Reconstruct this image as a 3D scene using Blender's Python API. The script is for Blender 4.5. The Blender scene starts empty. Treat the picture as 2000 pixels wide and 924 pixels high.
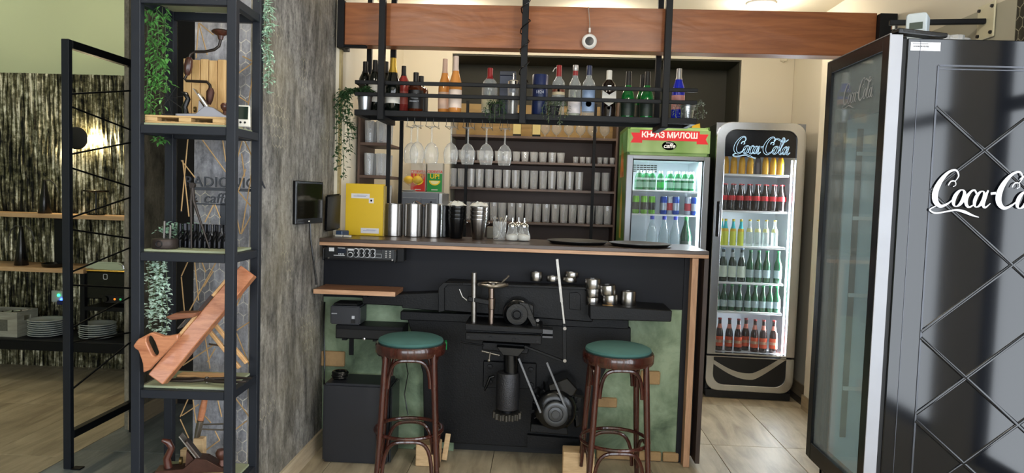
import bpy, bmesh, math, random
from mathutils import Vector, Matrix, Euler
random.seed(7)
sc = bpy.context.scene
COL = sc.collection
PI = math.pi
R = math.radians
# ------------------------------------------------------------------ camera
FPX, EYE = 1400.0, 1.46
YAW, PITCH, ROLL = R(2.4), R(-3.35), R(1.8)
_f = Vector((-math.sin(YAW)*math.cos(PITCH), math.cos(YAW)*math.cos(PITCH), math.sin(PITCH)))
_r = Vector((math.cos(YAW), math.sin(YAW), 0)); _u = _r.cross(_f)
_r, _u = _r*math.cos(ROLL)+_u*math.sin(ROLL), -_r*math.sin(ROLL)+_u*math.cos(ROLL)
CAM = Vector((0, 0, EYE))
cd = bpy.data.cameras.new('camera'); cam = bpy.data.objects.new('camera', cd); COL.objects.link(cam)
cd.sensor_fit = 'HORIZONTAL'; cd.sensor_width = 36.0; cd.lens = 36.0*FPX/2000.0; cd.clip_start = .05
cam.matrix_world = Matrix(((_r.x, _u.x, -_f.x, 0), (_r.y, _u.y, -_f.y, 0), (_r.z, _u.z, -_f.z, EYE), (0, 0, 0, 1)))
sc.camera = cam
# ------------------------------------------------------------------ view, world, light
sc.view_settings.view_transform = 'Standard'; sc.view_settings.look = 'None'
sc.view_settings.exposure = 0.0; sc.view_settings.gamma = 1.0; sc.view_settings.use_curve_mapping = False
sc.cycles.use_denoising = True
sc.cycles.max_bounces = 10; sc.cycles.diffuse_bounces = 5; sc.cycles.glossy_bounces = 4
sc.cycles.transparent_max_bounces = 40; sc.cycles.sample_clamp_indirect = 6.0
sc.cycles.caustics_reflective = False; sc.cycles.caustics_refractive = False
w = bpy.data.worlds.new('world'); sc.world = w; w.use_nodes = True
bg = w.node_tree.nodes['Background']; bg.inputs[0].default_value = (.86, .93, 1.0, 1); bg.inputs[1].default_value = 6.8

def area(name, loc, size, power, col=(1, 1, 1), rot=(0, 0, 0), portal=False):
    l = bpy.data.lights.new(name, 'AREA'); l.shape = 'RECTANGLE'; l.size, l.size_y = size; l.energy = power; l.color = col
    o = bpy.data.objects.new(name, l); COL.objects.link(o); o.location = loc; o.rotation_euler = rot
    if portal: l.cycles.is_portal = True
    return o
# daylight enters through the shop windows behind the camera: portals only guide it
WINS = [(-2.6, -.7), (-.4, 1.5)]
WZ = (.35, 2.55); FRONT_Y = -2.6
RWINS = [(-2.3, -.85), (-.75, .7), (.8, 1.74), (2.08, 2.48)]
for a, b in RWINS: area('window_portal', (1.88, (a+b)/2, sum(WZ)/2), (WZ[1]-WZ[0], b-a), 1, rot=(0, R(90), 0), portal=True)
for a, b in WINS:
    area('window_portal', ((a+b)/2, FRONT_Y+.02, sum(WZ)/2), (b-a, WZ[1]-WZ[0]), 1, rot=(R(90), 0, 0), portal=True)

# ------------------------------------------------------------------ picture-to-place helpers (each point has its own depth)
def ray(px, py): return _f + _r*((px-1000)/FPX) - _u*((py-462)/FPX)
def at(px, py, Y): d = ray(px, py); return CAM + d*(Y/d.y)
def atX(px, py, X): d = ray(px, py); return CAM + d*(X/d.x)
def atZ(px, py, z=0.0): d = ray(px, py); return CAM + d*((z-EYE)/d.z)
def atD(px, py, D): return CAM + ray(px, py)*D

# ------------------------------------------------------------------ materials
def lin(h):
    if not isinstance(h, str): return (h[0], h[1], h[2], 1)
    h = h.lstrip('#'); c = [int(h[i:i+2], 16)/255 for i in (0, 2, 4)]
    return tuple([x/12.92 if x <= .04045 else ((x+.055)/1.055)**2.4 for x in c])+(1,)
class NT:
    def __init__(s, name):
        s.m = bpy.data.materials.new(name); s.m.use_nodes = True; s.t = s.m.node_tree
        s.b = s.t.nodes['Principled BSDF']; s.out = s.t.nodes['Material Output']
    def n(s, typ, **kw):
        x = s.t.nodes.new('ShaderNode'+typ)
        for k, v in kw.items():
            if k.startswith('i_'):
                k = k[2:]; k = int(k) if k.isdigit() else k.replace('_', ' ')
                s.plug(v, x.inputs[k])
            else: setattr(x, k, v)
        return x
    def plug(s, v, sock):
        if isinstance(v, bpy.types.NodeSocket): s.t.links.new(v, sock)
        elif isinstance(v, bpy.types.Node): s.t.links.new(v.outputs[0], sock)
        else: sock.default_value = v
    def math(s, op, a, b=0.0, c=None):
        x = s.n('Math', operation=op); s.plug(a, x.inputs[0]); s.plug(b, x.inputs[1])
        if c is not None: s.plug(c, x.inputs[2])
        return x.outputs[0]
    def vm(s, op, a, b=(0, 0, 0)):
        x = s.n('VectorMath', operation=op); s.plug(a, x.inputs[0]); s.plug(b, x.inputs[1]); return x
    def mix(s, f, a, b, mode='MIX'):
        x = s.n('Mix', data_type='RGBA', blend_type=mode)
        s.plug(f, x.inputs[0]); s.plug(a, x.inputs[6]); s.plug(b, x.inputs[7]); return x.outputs[2]
    def ramp(s, f, stops, interp='LINEAR'):
        x = s.n('ValToRGB'); s.plug(f, x.inputs[0]); e = x.color_ramp.elements; x.color_ramp.interpolation = interp
        while len(e) < len(stops): e.new(.5)
        for k, (p, c) in enumerate(stops): e[k].position = p; e[k].color = lin(c) if isinstance(c, str) else c
        return x.outputs[0]
    def obj(s, scale=(1, 1, 1)):
        t = s.n('TexCoord'); mp = s.n('Mapping'); s.t.links.new(t.outputs['Object'], mp.inputs[0]); mp.inputs['Scale'].default_value = scale
        return mp.outputs[0]
    def noise(s, vec, scale=5, detail=4, rough=.55, dist=0):
        x = s.n('TexNoise'); s.plug(vec, x.inputs['Vector']); x.inputs['Scale'].default_value = scale
        x.inputs['Detail'].default_value = detail; x.inputs['Roughness'].default_value = rough; x.inputs['Distortion'].default_value = dist
        return x.outputs[0]
    def bump(s, h, strength=.3, dist=.01):
        x = s.n('Bump'); s.plug(h, x.inputs['Height']); x.inputs['Strength'].default_value = strength; x.inputs['Distance'].default_value = dist
        s.t.links.new(x.outputs[0], s.b.inputs['Normal'])
    def set(s, **kw):
        for k, v in kw.items(): s.plug(v, s.b.inputs[k.replace('_', ' ')])
        return s
MC = {}
def P(name, col, rough=.5, metal=0.0, spec=.5, var=.12, vs=6, bump=0, bs=60, emit=None, coat=0, stretch=(1, 1, 1)):
    """plain procedural material: colour, slow colour variation, fine relief"""
    if name in MC: return MC[name]
    t = NT(name); c = lin(col); v = t.obj(stretch)
    nz = t.noise(v, vs, 3)
    d = tuple(x*(1-var) for x in c[:3])+(1,); l = tuple(min(1, x*(1+var)) for x in c[:3])+(1,)
    t.set(Base_Color=t.mix(nz, d, l), Roughness=rough, Metallic=metal, Specular_IOR_Level=spec, Coat_Weight=coat)
    if bump: t.bump(t.noise(v, bs, 4), bump, .004)
    if emit: t.set(Emission_Color=lin(emit[0]), Emission_Strength=emit[1])
    MC[name] = t.m; return t.m
def wood(name, c1, c2, axis='x', scale=1.0, rough=.45, coat=0, gain=1.0):
    if name in MC: return MC[name]
    t = NT(name); st = {'x': (.12, 1, 1), 'y': (1, .12, 1), 'z': (1, 1, .12)}[axis]
    v = t.obj(tuple(k*scale for k in st))
    n1 = t.noise(v, 14, 6, .6, .6); n2 = t.noise(v, 60, 3, .6)
    f = t.math('ADD', t.math('MULTIPLY', n1, .75), t.math('MULTIPLY', n2, .25))
    t.set(Base_Color=t.ramp(f, [(.32, c1), (.62, c2)]), Roughness=rough, Coat_Weight=coat); t.bump(f, .12, .003)
    MC[name] = t.m; return t.m
def glass(name, tint=(1, 1, 1), refl=.9, edge=.35, milk=.03, dens=0.0):
    """thin clear or coloured wall: see-through; milk and white rims stand in for reflections"""
    if name in MC: return MC[name]
    t = NT(name); t.t.nodes.remove(t.b)
    tr = t.n('BsdfTransparent'); tr.inputs[0].default_value = (*tint, 1)
    gl = t.n('BsdfGlossy'); gl.inputs[0].default_value = (refl, refl, refl, 1); gl.inputs[1].default_value = .03
    df = t.n('BsdfDiffuse'); df.inputs[0].default_value = (*[min(1, .25*dens+x*.85) for x in tint], 1)  # white diffuse put in for bright reflected light in body and rims
    lw = t.n('LayerWeight'); lw.inputs[0].default_value = .5
    rim = t.math('MULTIPLY_ADD', t.math('POWER', lw.outputs['Facing'], 2.0), edge, .045)
    m0 = t.n('MixShader'); m0.inputs[0].default_value = milk
    t.t.links.new(tr.outputs[0], m0.inputs[1]); t.t.links.new(df.outputs[0], m0.inputs[2])
    m1 = t.n('MixShader'); m1.inputs[0].default_value = .55
    t.t.links.new(gl.outputs[0], m1.inputs[1]); t.t.links.new(df.outputs[0], m1.inputs[2])
    m = t.n('MixShader'); t.plug(rim, m.inputs[0])
    t.t.links.new(m0.outputs[0], m.inputs[1]); t.t.links.new(m1.outputs[0], m.inputs[2])
    t.t.links.new(m.outputs[0], t.out.inputs[0]); MC[name] = t.m; return t.m

# ------------------------------------------------------------------ mesh helpers
class MB:
    def __init__(s): s.v = []; s.f = []
    def add(s, vs, fs, M=None):
        k = len(s.v)
        s.v += [tuple(M @ Vector(p)) if M else tuple(p) for p in vs]; s.f += [[i+k for i in f] for f in fs]; return s
    def box(s, x0, x1, y0, y1, z0, z1, M=None):
        return s.add([(x0, y0, z0), (x1, y0, z0), (x1, y1, z0), (x0, y1, z0), (x0, y0, z1), (x1, y0, z1), (x1, y1, z1), (x0, y1, z1)],
                     [(3, 2, 1, 0), (4, 5, 6, 7), (0, 1, 5, 4), (1, 2, 6, 5), (2, 3, 7, 6), (3, 0, 4, 7)], M)
    def cbox(s, c, d, M=None): return s.box(c[0]-d[0]/2, c[0]+d[0]/2, c[1]-d[1]/2, c[1]+d[1]/2, c[2]-d[2]/2, c[2]+d[2]/2, M)
    def prism(s, poly, h0, h1, M=None):
        """poly in local x,z ; extruded along y from h0 to h1"""
        n = len(poly); vs = [(p[0], h0, p[1]) for p in poly]+[(p[0], h1, p[1]) for p in poly]
        fs = [list(range(n)), list(range(2*n-1, n-1, -1))]+[(i, n+i, n+(i+1) % n, (i+1) % n) for i in range(n)]
        return s.add(vs, fs, M)
    def slab(s, poly, z0, z1, M=None):
        """poly in x,y ; extruded along z"""
        n = len(poly); vs = [(p[0], p[1], z0) for p in poly]+[(p[0], p[1], z1) for p in poly]
        fs = [list(range(n-1, -1, -1)), list(range(n, 2*n))]+[(i, (i+1) % n, n+(i+1) % n, n+i) for i in range(n)]
        return s.add(vs, fs, M)
    def lathe(s, prof, n=16, M=None, cap=True):
        vs = []; fs = []; m = len(prof)
        for i in range(n):
            a = 2*PI*i/n; vs += [(p[0]*math.cos(a), p[0]*math.sin(a), p[1]) for p in prof]
        for i in range(n):
            j = (i+1) % n
            fs += [(i*m+k, j*m+k, j*m+k+1, i*m+k+1) for k in range(m-1)]
        if cap:
            if prof[0][0] > 1e-6: fs.append([i*m for i in range(n-1, -1, -1)])
            if prof[-1][0] > 1e-6: fs.append([i*m+m-1 for i in range(n)])
        return s.add(vs, fs, M)
    def tube(s, pts, r, n=8, closed=False, M=None, up=None):
        pts = [Vector(p) for p in pts]; m = len(pts); vs = []; fs = []
        rr = r if isinstance(r, (list, tuple)) else [r]*m; pu = None
        for i, p in enumerate(pts):
            a = pts[(i-1) % m] if (closed or i > 0) else p; b = pts[(i+1) % m] if (closed or i < m-1) else p
            t = (b-a).normalized() if (b-a).length > 1e-9 else Vector((0, 0, 1))
            if pu is None: pu = Vector((0, 0, 1)) if abs(t.z) < .9 else Vector((1, 0, 0))
            x = t.cross(pu).normalized(); y = x.cross(t).normalized(); pu = y
            for k in range(n):
                q = 2*PI*k/n; vs.append(p+(x*math.cos(q)+y*math.sin(q))*rr[i])
        for i in range(m if closed else m-1):
            j = (i+1) % m
            for k in range(n): fs.append((i*n+k, i*n+(k+1) % n, j*n+(k+1) % n, j*n+k))
        if not closed: fs += [list(range(n-1, -1, -1)), list(range((m-1)*n, m*n))]
        return s.add(vs, fs, M)
    def bar(s, a, b, w, h=None, M=None):
        """square bar from a to b; w across, h in the other direction"""
        a = Vector(a); b = Vector(b); h = h or w; t = (b-a).normalized()
        up = Vector((0, 0, 1)) if abs(t.z) < .9 else Vector((0, 1, 0))
        x = t.cross(up).normalized()*(w/2); y = x.cross(t).normalized()*(h/2)
        vs = [p+q for p in (a, b) for q in (-x-y, x-y, x+y, -x+y)]
        return s.add(vs, [(0, 1, 2, 3), (7, 6, 5, 4), (0, 4, 5, 1), (1, 5, 6, 2), (2, 6, 7, 3), (3, 7, 4, 0)], M)
    def sphere(s, c, r, n=12, m=8, M=None):
        rx, ry, rz = r if isinstance(r, (tuple, list)) else (r, r, r)
        T = Matrix.Translation(c) @ Matrix.Diagonal((rx, ry, rz, 1))
        return s.lathe([(max(1e-7, math.sin(PI*k/m)), -math.cos(PI*k/m)) for k in range(m+1)], n, (M @ T) if M else T, cap=False)
    def mesh(s, name, mat, smooth=False, bev=0, seg=1):
        me = bpy.data.meshes.new(name); me.from_pydata(s.v, [], s.f)
        bm = bmesh.new(); bm.from_mesh(me)
        bmesh.ops.remove_doubles(bm, verts=bm.verts, dist=1e-6)
        bmesh.ops.recalc_face_normals(bm, faces=bm.faces)
        if bev:
            es = [e for e in bm.edges if len(e.link_faces) == 2 and e.calc_face_angle(0) > R(38)]
            bmesh.ops.bevel(bm, geom=es, offset=bev, segments=seg, affect='EDGES', clamp_overlap=True)
        if smooth:
            for f in bm.faces: f.smooth = True
            for e in bm.edges:
                if len(e.link_faces) == 2 and e.calc_face_angle(0) > R(42): e.smooth = False
        bm.to_mesh(me); bm.free()
        if mat: me.materials.append(mat)
        return me
def T(x=0, y=0, z=0, rz=0, rx=0, ry=0): return Matrix.Translation((x, y, z)) @ Euler((rx, ry, rz)).to_matrix().to_4x4()
AX = {'x': Matrix.Rotation(PI/2, 4, 'Y'), 'y': Matrix.Rotation(-PI/2, 4, 'X'), 'z': Matrix.Identity(4)}
def link(name, data, parent=None, loc=None, rot=None):
    o = bpy.data.objects.new(name, data); COL.objects.link(o)
    if parent: o.parent = parent
    if loc is not None: o.location = loc
    if rot is not None: o.rotation_euler = rot
    return o
def part(name, mb, mat, parent=None, smooth=False, bev=0, loc=None, rot=None, label=None, seg=1, world=False):
    o = link(name, mb if isinstance(mb, bpy.types.Mesh) else mb.mesh(name, mat, smooth, bev, seg), parent, loc, rot)
    if world and parent:      # geometry given in world coordinates
        p = parent; M = Matrix.Identity(4)
        while p: M = p.matrix_basis_now @ M if hasattr(p, 'matrix_basis_now') else (Matrix.Translation(p.location) @ p.rotation_euler.to_matrix().to_4x4()) @ M; p = p.parent
        o.matrix_parent_inverse = M.inverted()
    if label: o['label'] = label
    return o
def tag(o, label, cat, group=None):
    o['label'] = label; o['category'] = cat
    if group: o['group'] = group
    return o
def thing(name, label, cat, loc=(0, 0, 0), rz=0, group=None, rot=None):
    o = link(name, None, None, loc, rot or (0, 0, rz)); o.empty_display_size = .05
    return tag(o, label, cat, group)
def one(name, label, cat, mb, mat, smooth=False, bev=0, loc=None, rot=None, group=None, seg=1):
    return tag(part(name, mb, mat, None, smooth, bev, loc, rot, seg=seg), label, cat, group)
def struct(name, mb, mat, parent=None, smooth=False, bev=0):
    o = part(name, mb, mat, parent, smooth, bev)
    if not parent: o['kind'] = 'structure'
    return o
def dup(o, loc=None, rot=None, label=None, group=None, parent=None):
    c = o.copy(); COL.objects.link(c)
    if parent is not None: c.parent = parent
    if loc is not None: c.location = loc
    if rot is not None: c.rotation_euler = rot
    if label: c['label'] = label
    if group: c['group'] = group
    for ch in o.children: dup(ch, parent=c)
    return c
def text_mb(s, size=1.0, align='CENTER', extrude=0.0, shear=0, space=1.0, bold=0.0):
    cu = bpy.data.curves.new('txt', 'FONT'); cu.body = s; cu.size = size; cu.align_x = align; cu.align_y = 'CENTER'
    cu.extrude = extrude; cu.shear = shear; cu.space_character = space; cu.offset = bold; cu.resolution_u = 3
    o = bpy.data.objects.new('txt', cu); COL.objects.link(o)
    dg = bpy.context.evaluated_depsgraph_get(); me = bpy.data.meshes.new_from_object(o.evaluated_get(dg))
    mb = MB(); mb.v = [(v.co.x, -v.co.z, v.co.y) for v in me.vertices]; mb.f = [list(p.vertices) for p in me.polygons]   # stands in x,z facing -y
    bpy.data.objects.remove(o); bpy.data.meshes.remove(me); bpy.data.curves.remove(cu); return mb
# ================================================================== surface materials
def wallpaper(name, c1, c2, line, warm, hexamt=.8, lo=.50):
    t = NT(name); v = t.obj()
    sp = t.n('SeparateXYZ', i_0=v); u = t.math('ADD', sp.outputs[0], sp.outputs[1]); z = sp.outputs[2]
    st = t.n('CombineXYZ', i_0=t.math('MULTIPLY', u, 3.0), i_2=z)
    n1 = t.noise(st.outputs[0], 9, 8, .72, .3); n2 = t.noise(v, 2.2, 3, .5); n3 = t.noise(v, 70, 4, .7)
    f = t.math('ADD', t.math('MULTIPLY', n1, .7), t.math('MULTIPLY', n3, .3))
    base = t.ramp(f, [(.34, c1), (.68, c2)])
    base = t.mix(t.math('MULTIPLY', t.math('SUBTRACT', n2, .38), 1.3), base, lin(warm))
    n4 = t.noise(st.outputs[0], 2.6, 4, .6, .5)
    base = t.mix(.75, base, t.ramp(n4, [(.33, '#7a7a7c'), (.6, '#ffffff')]), 'MULTIPLY')
    # hexagon line print
    s = 24.0
    q = t.n('CombineXYZ', i_0=t.math('MULTIPLY_ADD', u, s, 400), i_1=t.math('MULTIPLY_ADD', z, s*.8, 346.41)).outputs[0]
    rv = (1, 1.7320508, 1); hv = (.5, .8660254, .5)
    a = t.vm('SUBTRACT', t.vm('MODULO', q, rv), hv); b = t.vm('SUBTRACT', t.vm('MODULO', t.vm('SUBTRACT', q, hv), rv), hv)
    da = t.n('VectorMath', operation='LENGTH', i_0=a.outputs[0]); a2 = t.vm('MULTIPLY', a, (1, 1, 0)); b2 = t.vm('MULTIPLY', b, (1, 1, 0))
    la = t.n('VectorMath', operation='LENGTH'); t.plug(a2, la.inputs[0]); lb = t.n('VectorMath', operation='LENGTH'); t.plug(b2, lb.inputs[0])
    sel = t.math('LESS_THAN', la.outputs['Value'], lb.outputs['Value'])
    mx = t.n('Mix', data_type='VECTOR'); t.plug(sel, mx.inputs[0]); t.plug(b2, mx.inputs[4]); t.plug(a2, mx.inputs[5])
    ab = t.vm('ABSOLUTE', mx.outputs[1]); dt = t.n('VectorMath', operation='DOT_PRODUCT'); t.plug(ab, dt.inputs[0]); dt.inputs[1].default_value = (.5, .8660254, 0)
    hx = t.math('MAXIMUM', t.n('SeparateXYZ', i_0=ab.outputs[0]).outputs[0], dt.outputs['Value'])
    ln = t.math('GREATER_THAN', hx, .465)
    patch = t.n('MapRange', i_0=t.noise(v, 3.1, 2, .5)); patch.inputs[1].default_value = lo; patch.inputs[2].default_value = lo+.1
    fac = t.math('MULTIPLY', t.math('MULTIPLY', ln, patch.outputs[0]), t.math('MULTIPLY', t.math('SUBTRACT', n3, .2), hexamt*1.7))
    t.set(Base_Color=t.mix(fac, base, lin(line)), Roughness=.75, Specular_IOR_Level=.25); t.bump(f, .5, .006)
    return t.m
M_paper = wallpaper('grey wallpaper', '#343437', '#bcb9b3', '#d8cfae', '#9c9172', .7, .58)
M_paper_dark = wallpaper('dark wallpaper', '#2e2c26', '#5d584a', '#d5cdb0', '#4a4636', .9, .40)
M_paper_front = wallpaper('grey hexagon wallpaper', '#62636a', '#c6c7cf', '#f4ecd8', '#a0a0a6', 1.0, .47)
M_paper_brown = wallpaper('brown grey wallpaper', '#6a665c', '#b5ae9e', '#c0b9a6', '#8f8878', .25, .55)
M_cream = P('cream paint', '#dbd3c0', .8, var=.03, vs=2, bump=.03, bs=200)
M_ceil = P('ceiling paint', '#e2dac6', .85, var=.02, vs=2)
M_cream_greenlit = P('green lit cream paint', '#b4bf9c', .8, var=.03, vs=2)  # cream walls; green tinge of the side room's lighting put into the colour
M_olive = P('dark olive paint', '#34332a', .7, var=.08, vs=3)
M_alcove = P('dark brown wall', '#1d1a15', .8)
M_grout = P('grout', '#4a4238', .9)
M_baseb = wood('pale baseboard', '#a08d74', '#cdbda2', 'y', 1.0, .5)
M_black = P('black powder coated steel', '#0d0f13', .5, .0, .22, .2, 20, .06, 300)
M_blackm = P('matte black', '#101114', .6, 0, .4)
def tile_mat(name, c1, c2, c3):
    t = NT(name); tc = t.n('TexCoord'); oi = t.n('ObjectInfo')
    off = t.vm('ADD', tc.outputs['Object'], t.n('CombineXYZ', i_0=t.math('MULTIPLY', oi.outputs['Random'], 17.0), i_1=t.math('MULTIPLY', oi.outputs['Random'], 31.0)).outputs[0])
    mp = t.n('Mapping'); t.plug(off, mp.inputs[0]); mp.inputs['Scale'].default_value = (1, .16, 1); mp.inputs['Rotation'].default_value = (0, 0, .1)
    n1 = t.noise(mp.outputs[0], 11, 7, .62, .8); n2 = t.noise(off, 3, 3, .5)
    f = t.math('ADD', t.math('MULTIPLY', n1, .7), t.math('MULTIPLY', n2, .3))
    t.set(Base_Color=t.ramp(f, [(.32, c1), (.5, c2), (.66, c3)]), Roughness=.48, Specular_IOR_Level=.5); t.bump(n1, .06, .002)
    return t.m
M_tile = tile_mat('wood look tile', '#857762', '#ada087', '#c6baa0')
M_tile_grey = tile_mat('grey wood look tile', '#4a5256', '#6f777b', '#8f979a')
# ================================================================== floor
fl = struct('floor', MB().box(-6.1, 2.15, -2.7, 6.6, -.08, -.006), M_grout)
TW, TL = .43, .86
tm = MB().box(-TW/2+.0015, TW/2-.0015, -TL/2+.0015, TL/2-.0015, -.012, 0).mesh('floor_tile', M_tile, bev=.0012)
tg = tm.copy(); tg.name = 'floor_tile_grey'; tg.materials.clear(); tg.materials.append(M_tile_grey)
def tiles(x0, n, me, y0, m):
    for i in range(n):
        for j in range(m): link('floor_tile', me, fl, (x0+(i+.5)*TW, y0+(j+.5)*TL, 0))
tiles(1.06-6*TW, 8, tm, 4.27-8*TL, 10)       # bar side
tiles(-2.47-8*TW, 8, tm, 4.27-8*TL+.2, 10)   # side room
gm = MB().box(-.475+.0015, .475-.0015, -.475+.0015, .475-.0015, -.012, 0).mesh('floor_tile_large', M_tile_grey, bev=.0012)
for j in range(8): link('floor_tile', gm, fl, (-1.993, 4.2-.95*j, 0))
# ================================================================== walls
CZ, CL = 2.78, 3.0
wr = struct('wall_right', MB().slab([(1.9, 2.5), (2.15, 2.5), (2.15, 6.6), (2.0, 6.6), (2.0, 5.12), (1.9, 5.12)], 0, CZ), M_cream)
struct('wall_right_papered', MB().box(1.885, 1.8995, 2.5, 3.03, 0, CZ-.005), M_paper_dark)
m = MB().box(1.9, 1.96, -2.6, 2.499, 0, WZ[0]).box(1.9, 1.96, -2.6, 2.499, WZ[1], CZ-.001)
ys = [-2.6]+[q for ab in RWINS for q in ab]+[2.499]
for k in range(0, len(ys), 2): m.box(1.9, 1.96, ys[k], ys[k+1], WZ[0], WZ[1])
struct('wall_right_window', m, M_cream)
for k, (a, b) in enumerate(RWINS):
    m = MB()
    for y in (a+.02, b-.02): m.box(1.915, 1.945, y-.02, y+.02, WZ[0], WZ[1])
    for z in (WZ[0]+.03, 1.9, WZ[1]-.03): m.box(1.92, 1.94, a+.04, b-.04, z-.03, z+.03)
    struct('window_%d' % (k+3), m, M_blackm)
NX0, NX1, NZ = -.79, 1.575, 2.61
wb = struct('wall_back', MB().slab([(-1.45, 5.98), (NX0, 5.98), (NX0, 6.42), (NX1, 6.42), (NX1, 5.98), (1.998, 5.98), (1.998, 6.6), (-1.45, 6.6)], 0, CZ)
            .box(NX0, NX1, 5.98, 6.42, NZ, CZ), M_cream)
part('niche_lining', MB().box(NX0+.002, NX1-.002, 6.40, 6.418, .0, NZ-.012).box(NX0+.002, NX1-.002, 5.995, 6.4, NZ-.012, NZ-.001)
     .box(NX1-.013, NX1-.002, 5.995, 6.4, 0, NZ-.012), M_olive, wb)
struct('wall_partition', MB().box(-1.45, -1.2185, 2.93, 4.13, 0, CZ-.001), M_paper)
part('wallpaper_front', MB().box(-1.45, -1.2185, 2.924, 2.9295, 0, CZ-.002), M_paper_front, bpy.data.objects['wall_partition'])
struct('wall_left_bar', MB().box(-1.45, -1.2, 4.131, 5.979, 0, CZ-.001), M_cream)
part('corner_trim', MB().box(-1.2, -1.188, 4.131, 4.17, 0, CZ-.002), P('worn gold wallpaper edge', '#a5956a', .7, var=.4, vs=30), bpy.data.objects['wall_left_bar'])
struct('wall_stub', MB().box(-2.432, -2.405, 4.07, 5.36, 0, CL-.001), M_paper_brown)
struct('wall_alcove', MB().box(-2.404, -1.451, 4.62, 4.72, 0, CL-.001), M_alcove)
struct('wall_side_room', MB().box(-6.0, -2.405, 5.42, 5.6, 0, CL-.001), M_cream_greenlit)
struct('wall_left', MB().box(-6.15, -6.0, -2.6, 5.6, 0, CL-.001), M_cream_greenlit)
struct('ceiling', MB().box(-1.45, 2.15, -2.75, 6.6, CZ, CL+.12).box(-6.15, -1.45, -2.75, 6.6, CL, CL+.12), M_ceil)
fw = MB(); xs = [-6.0]+[q for ab in WINS for q in ab]+[1.885]
for k in range(0, len(xs), 2): fw.box(xs[k], xs[k+1], FRONT_Y-.2, FRONT_Y, 0, CZ-.001)
fw.box(-6.0, -1.451, FRONT_Y-.2, FRONT_Y, CZ-.001, CL-.001)
for a, b in WINS: fw.box(a, b, FRONT_Y-.2, FRONT_Y, 0, WZ[0]).box(a, b, FRONT_Y-.2, FRONT_Y, WZ[1], CZ-.001)
struct('wall_front', fw, M_cream)
for k, (a, b) in enumerate(WINS):
    m = MB(); zc = sum(WZ)/2
    for x in (a+.03, (a+b)/2, b-.03): m.box(x-.03, x+.03, FRONT_Y-.13, FRONT_Y-.07, WZ[0], WZ[1])
    for z in (WZ[0]+.03, 1.9, WZ[1]-.03): m.box(a+.06, b-.06, FRONT_Y-.12, FRONT_Y-.08, z-.03, z+.03)
    struct('window_%d' % (k+1), m, M_blackm)
# baseboards
struct('baseboard_partition', MB().box(-1.2183, -1.205, 2.93, 4.13, 0, .095), M_baseb)
struct('baseboard_stub', MB().box(-2.404, -2.392, 4.06, 4.61, 0, .105), M_baseb)
struct('baseboard_right', MB().box(1.888, 1.8998, 3.04, 5.12, 0, .1).box(1.888, 1.999, 5.1205, 5.132, 0, .1).box(1.988, 1.9998, 5.133, 5.97, 0, .1), wood('baseboard tile', '#8d7b62', '#b09c7e', 'y', 1, .4))
struct('baseboard_alcove', MB().box(-2.39, -1.46, 4.608, 4.6195, 0, .09), M_blackm)
# thin sheet turning this upper stretch of the right wall grey-beige
struct('wall_right_sheet', MB().box(1.889, 1.8998, 3.04, 4.0, 1.9, 2.33), P('grey beige sheet', '#a9a492', .7))
# textured black and gold wall covering of the side room: vertical relief ribs
def ribbed():
    mb = MB(); nx, nz = 640, 46; X0, X1, Z1 = -6.0, -2.436, 2.275
    rs = random.Random(3); ph = [rs.random()*6 for _ in range(nz+1)]
    for j in range(nz+1):
        z = Z1*j/nz
        for i in range(nx+1):
            x = X0+(X1-X0)*i/nx; wv = .018*math.sin(z*2.1+x*.8)+.008*math.sin(z*5+x*3)
            q = math.sin((x+wv)*2*PI/.034)*.5+.5
            mb.v.append((x, 5.412-.014*q*(.55+.45*math.sin(z*17+x*40+2*math.sin(x*19))), z))
    for j in range(nz):
        for i in range(nx): k = j*(nx+1)+i; mb.f.append((k, k+1, k+nx+2, k+nx+1))
    t = NT('black and gold relief'); v = t.obj((1, 1, .07)); v2 = t.obj()
    n1 = t.noise(v, 42, 6, .65, .4); n2 = t.noise(v2, 26, 5, .7); n3 = t.noise(v2, 1.3, 2)
    f = t.math('ADD', t.math('MULTIPLY', n1, .6), t.math('MULTIPLY', n2, .3)); f = t.math('ADD', f, t.math('MULTIPLY', n3, .18))
    t.set(Base_Color=t.ramp(f, [(.48, '#0d0e0b'), (.56, '#66634a'), (.64, '#dfdbc2')]), Roughness=.33, Metallic=.8); t.bump(f, .8, .02)
    return mb, t.m
mb, m = ribbed(); struct('wall_relief', mb, m, smooth=True)
# ================================================================== added ceiling downlights, unseen above the frame, as warm fill
M_lampwhite = P('lamp rim', '#e8e8e4', .4)
def downlight(loc, power, col, name='added_ceiling_lamp', label='round white recessed ceiling lamp above the room'):
    t = thing(name, label, 'ceiling lamp', loc, group='round ceiling lamps')
    part('rim', MB().lathe([(.07, 0), (.095, 0), (.095, -.012), (.075, -.018), (.07, 0)], 24, cap=False), M_lampwhite, t, True)
    part('diffuser', MB().lathe([(0.0001, -.006), (.069, -.006)], 24, cap=False), P('warm lamp glow', '#fff0d8', .5, emit=('#ffe9c8', 6)), t)
    l = bpy.data.lights.new('lamp_light', 'POINT'); l.energy = power; l.color = col; l.shadow_soft_size = .07
    o = bpy.data.objects.new('lamp_light', l); COL.objects.link(o); o.parent = t; o.location = (0, 0, -.1)
for p in ((-.7, 5.2), (.35, 5.2), (1.4, 4.9)): downlight((p[0], p[1], CZ), 13, (1, .90, .76))
for p in ((-1.0, 2.2), (.7, 2.2)): downlight((p[0], p[1], CZ), 20, (1, .93, .82))
for p in ((-3.2, 4.75), (-4.3, 4.75)): downlight((p[0], p[1], CL), 5.5, (1, .95, .82))
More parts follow.
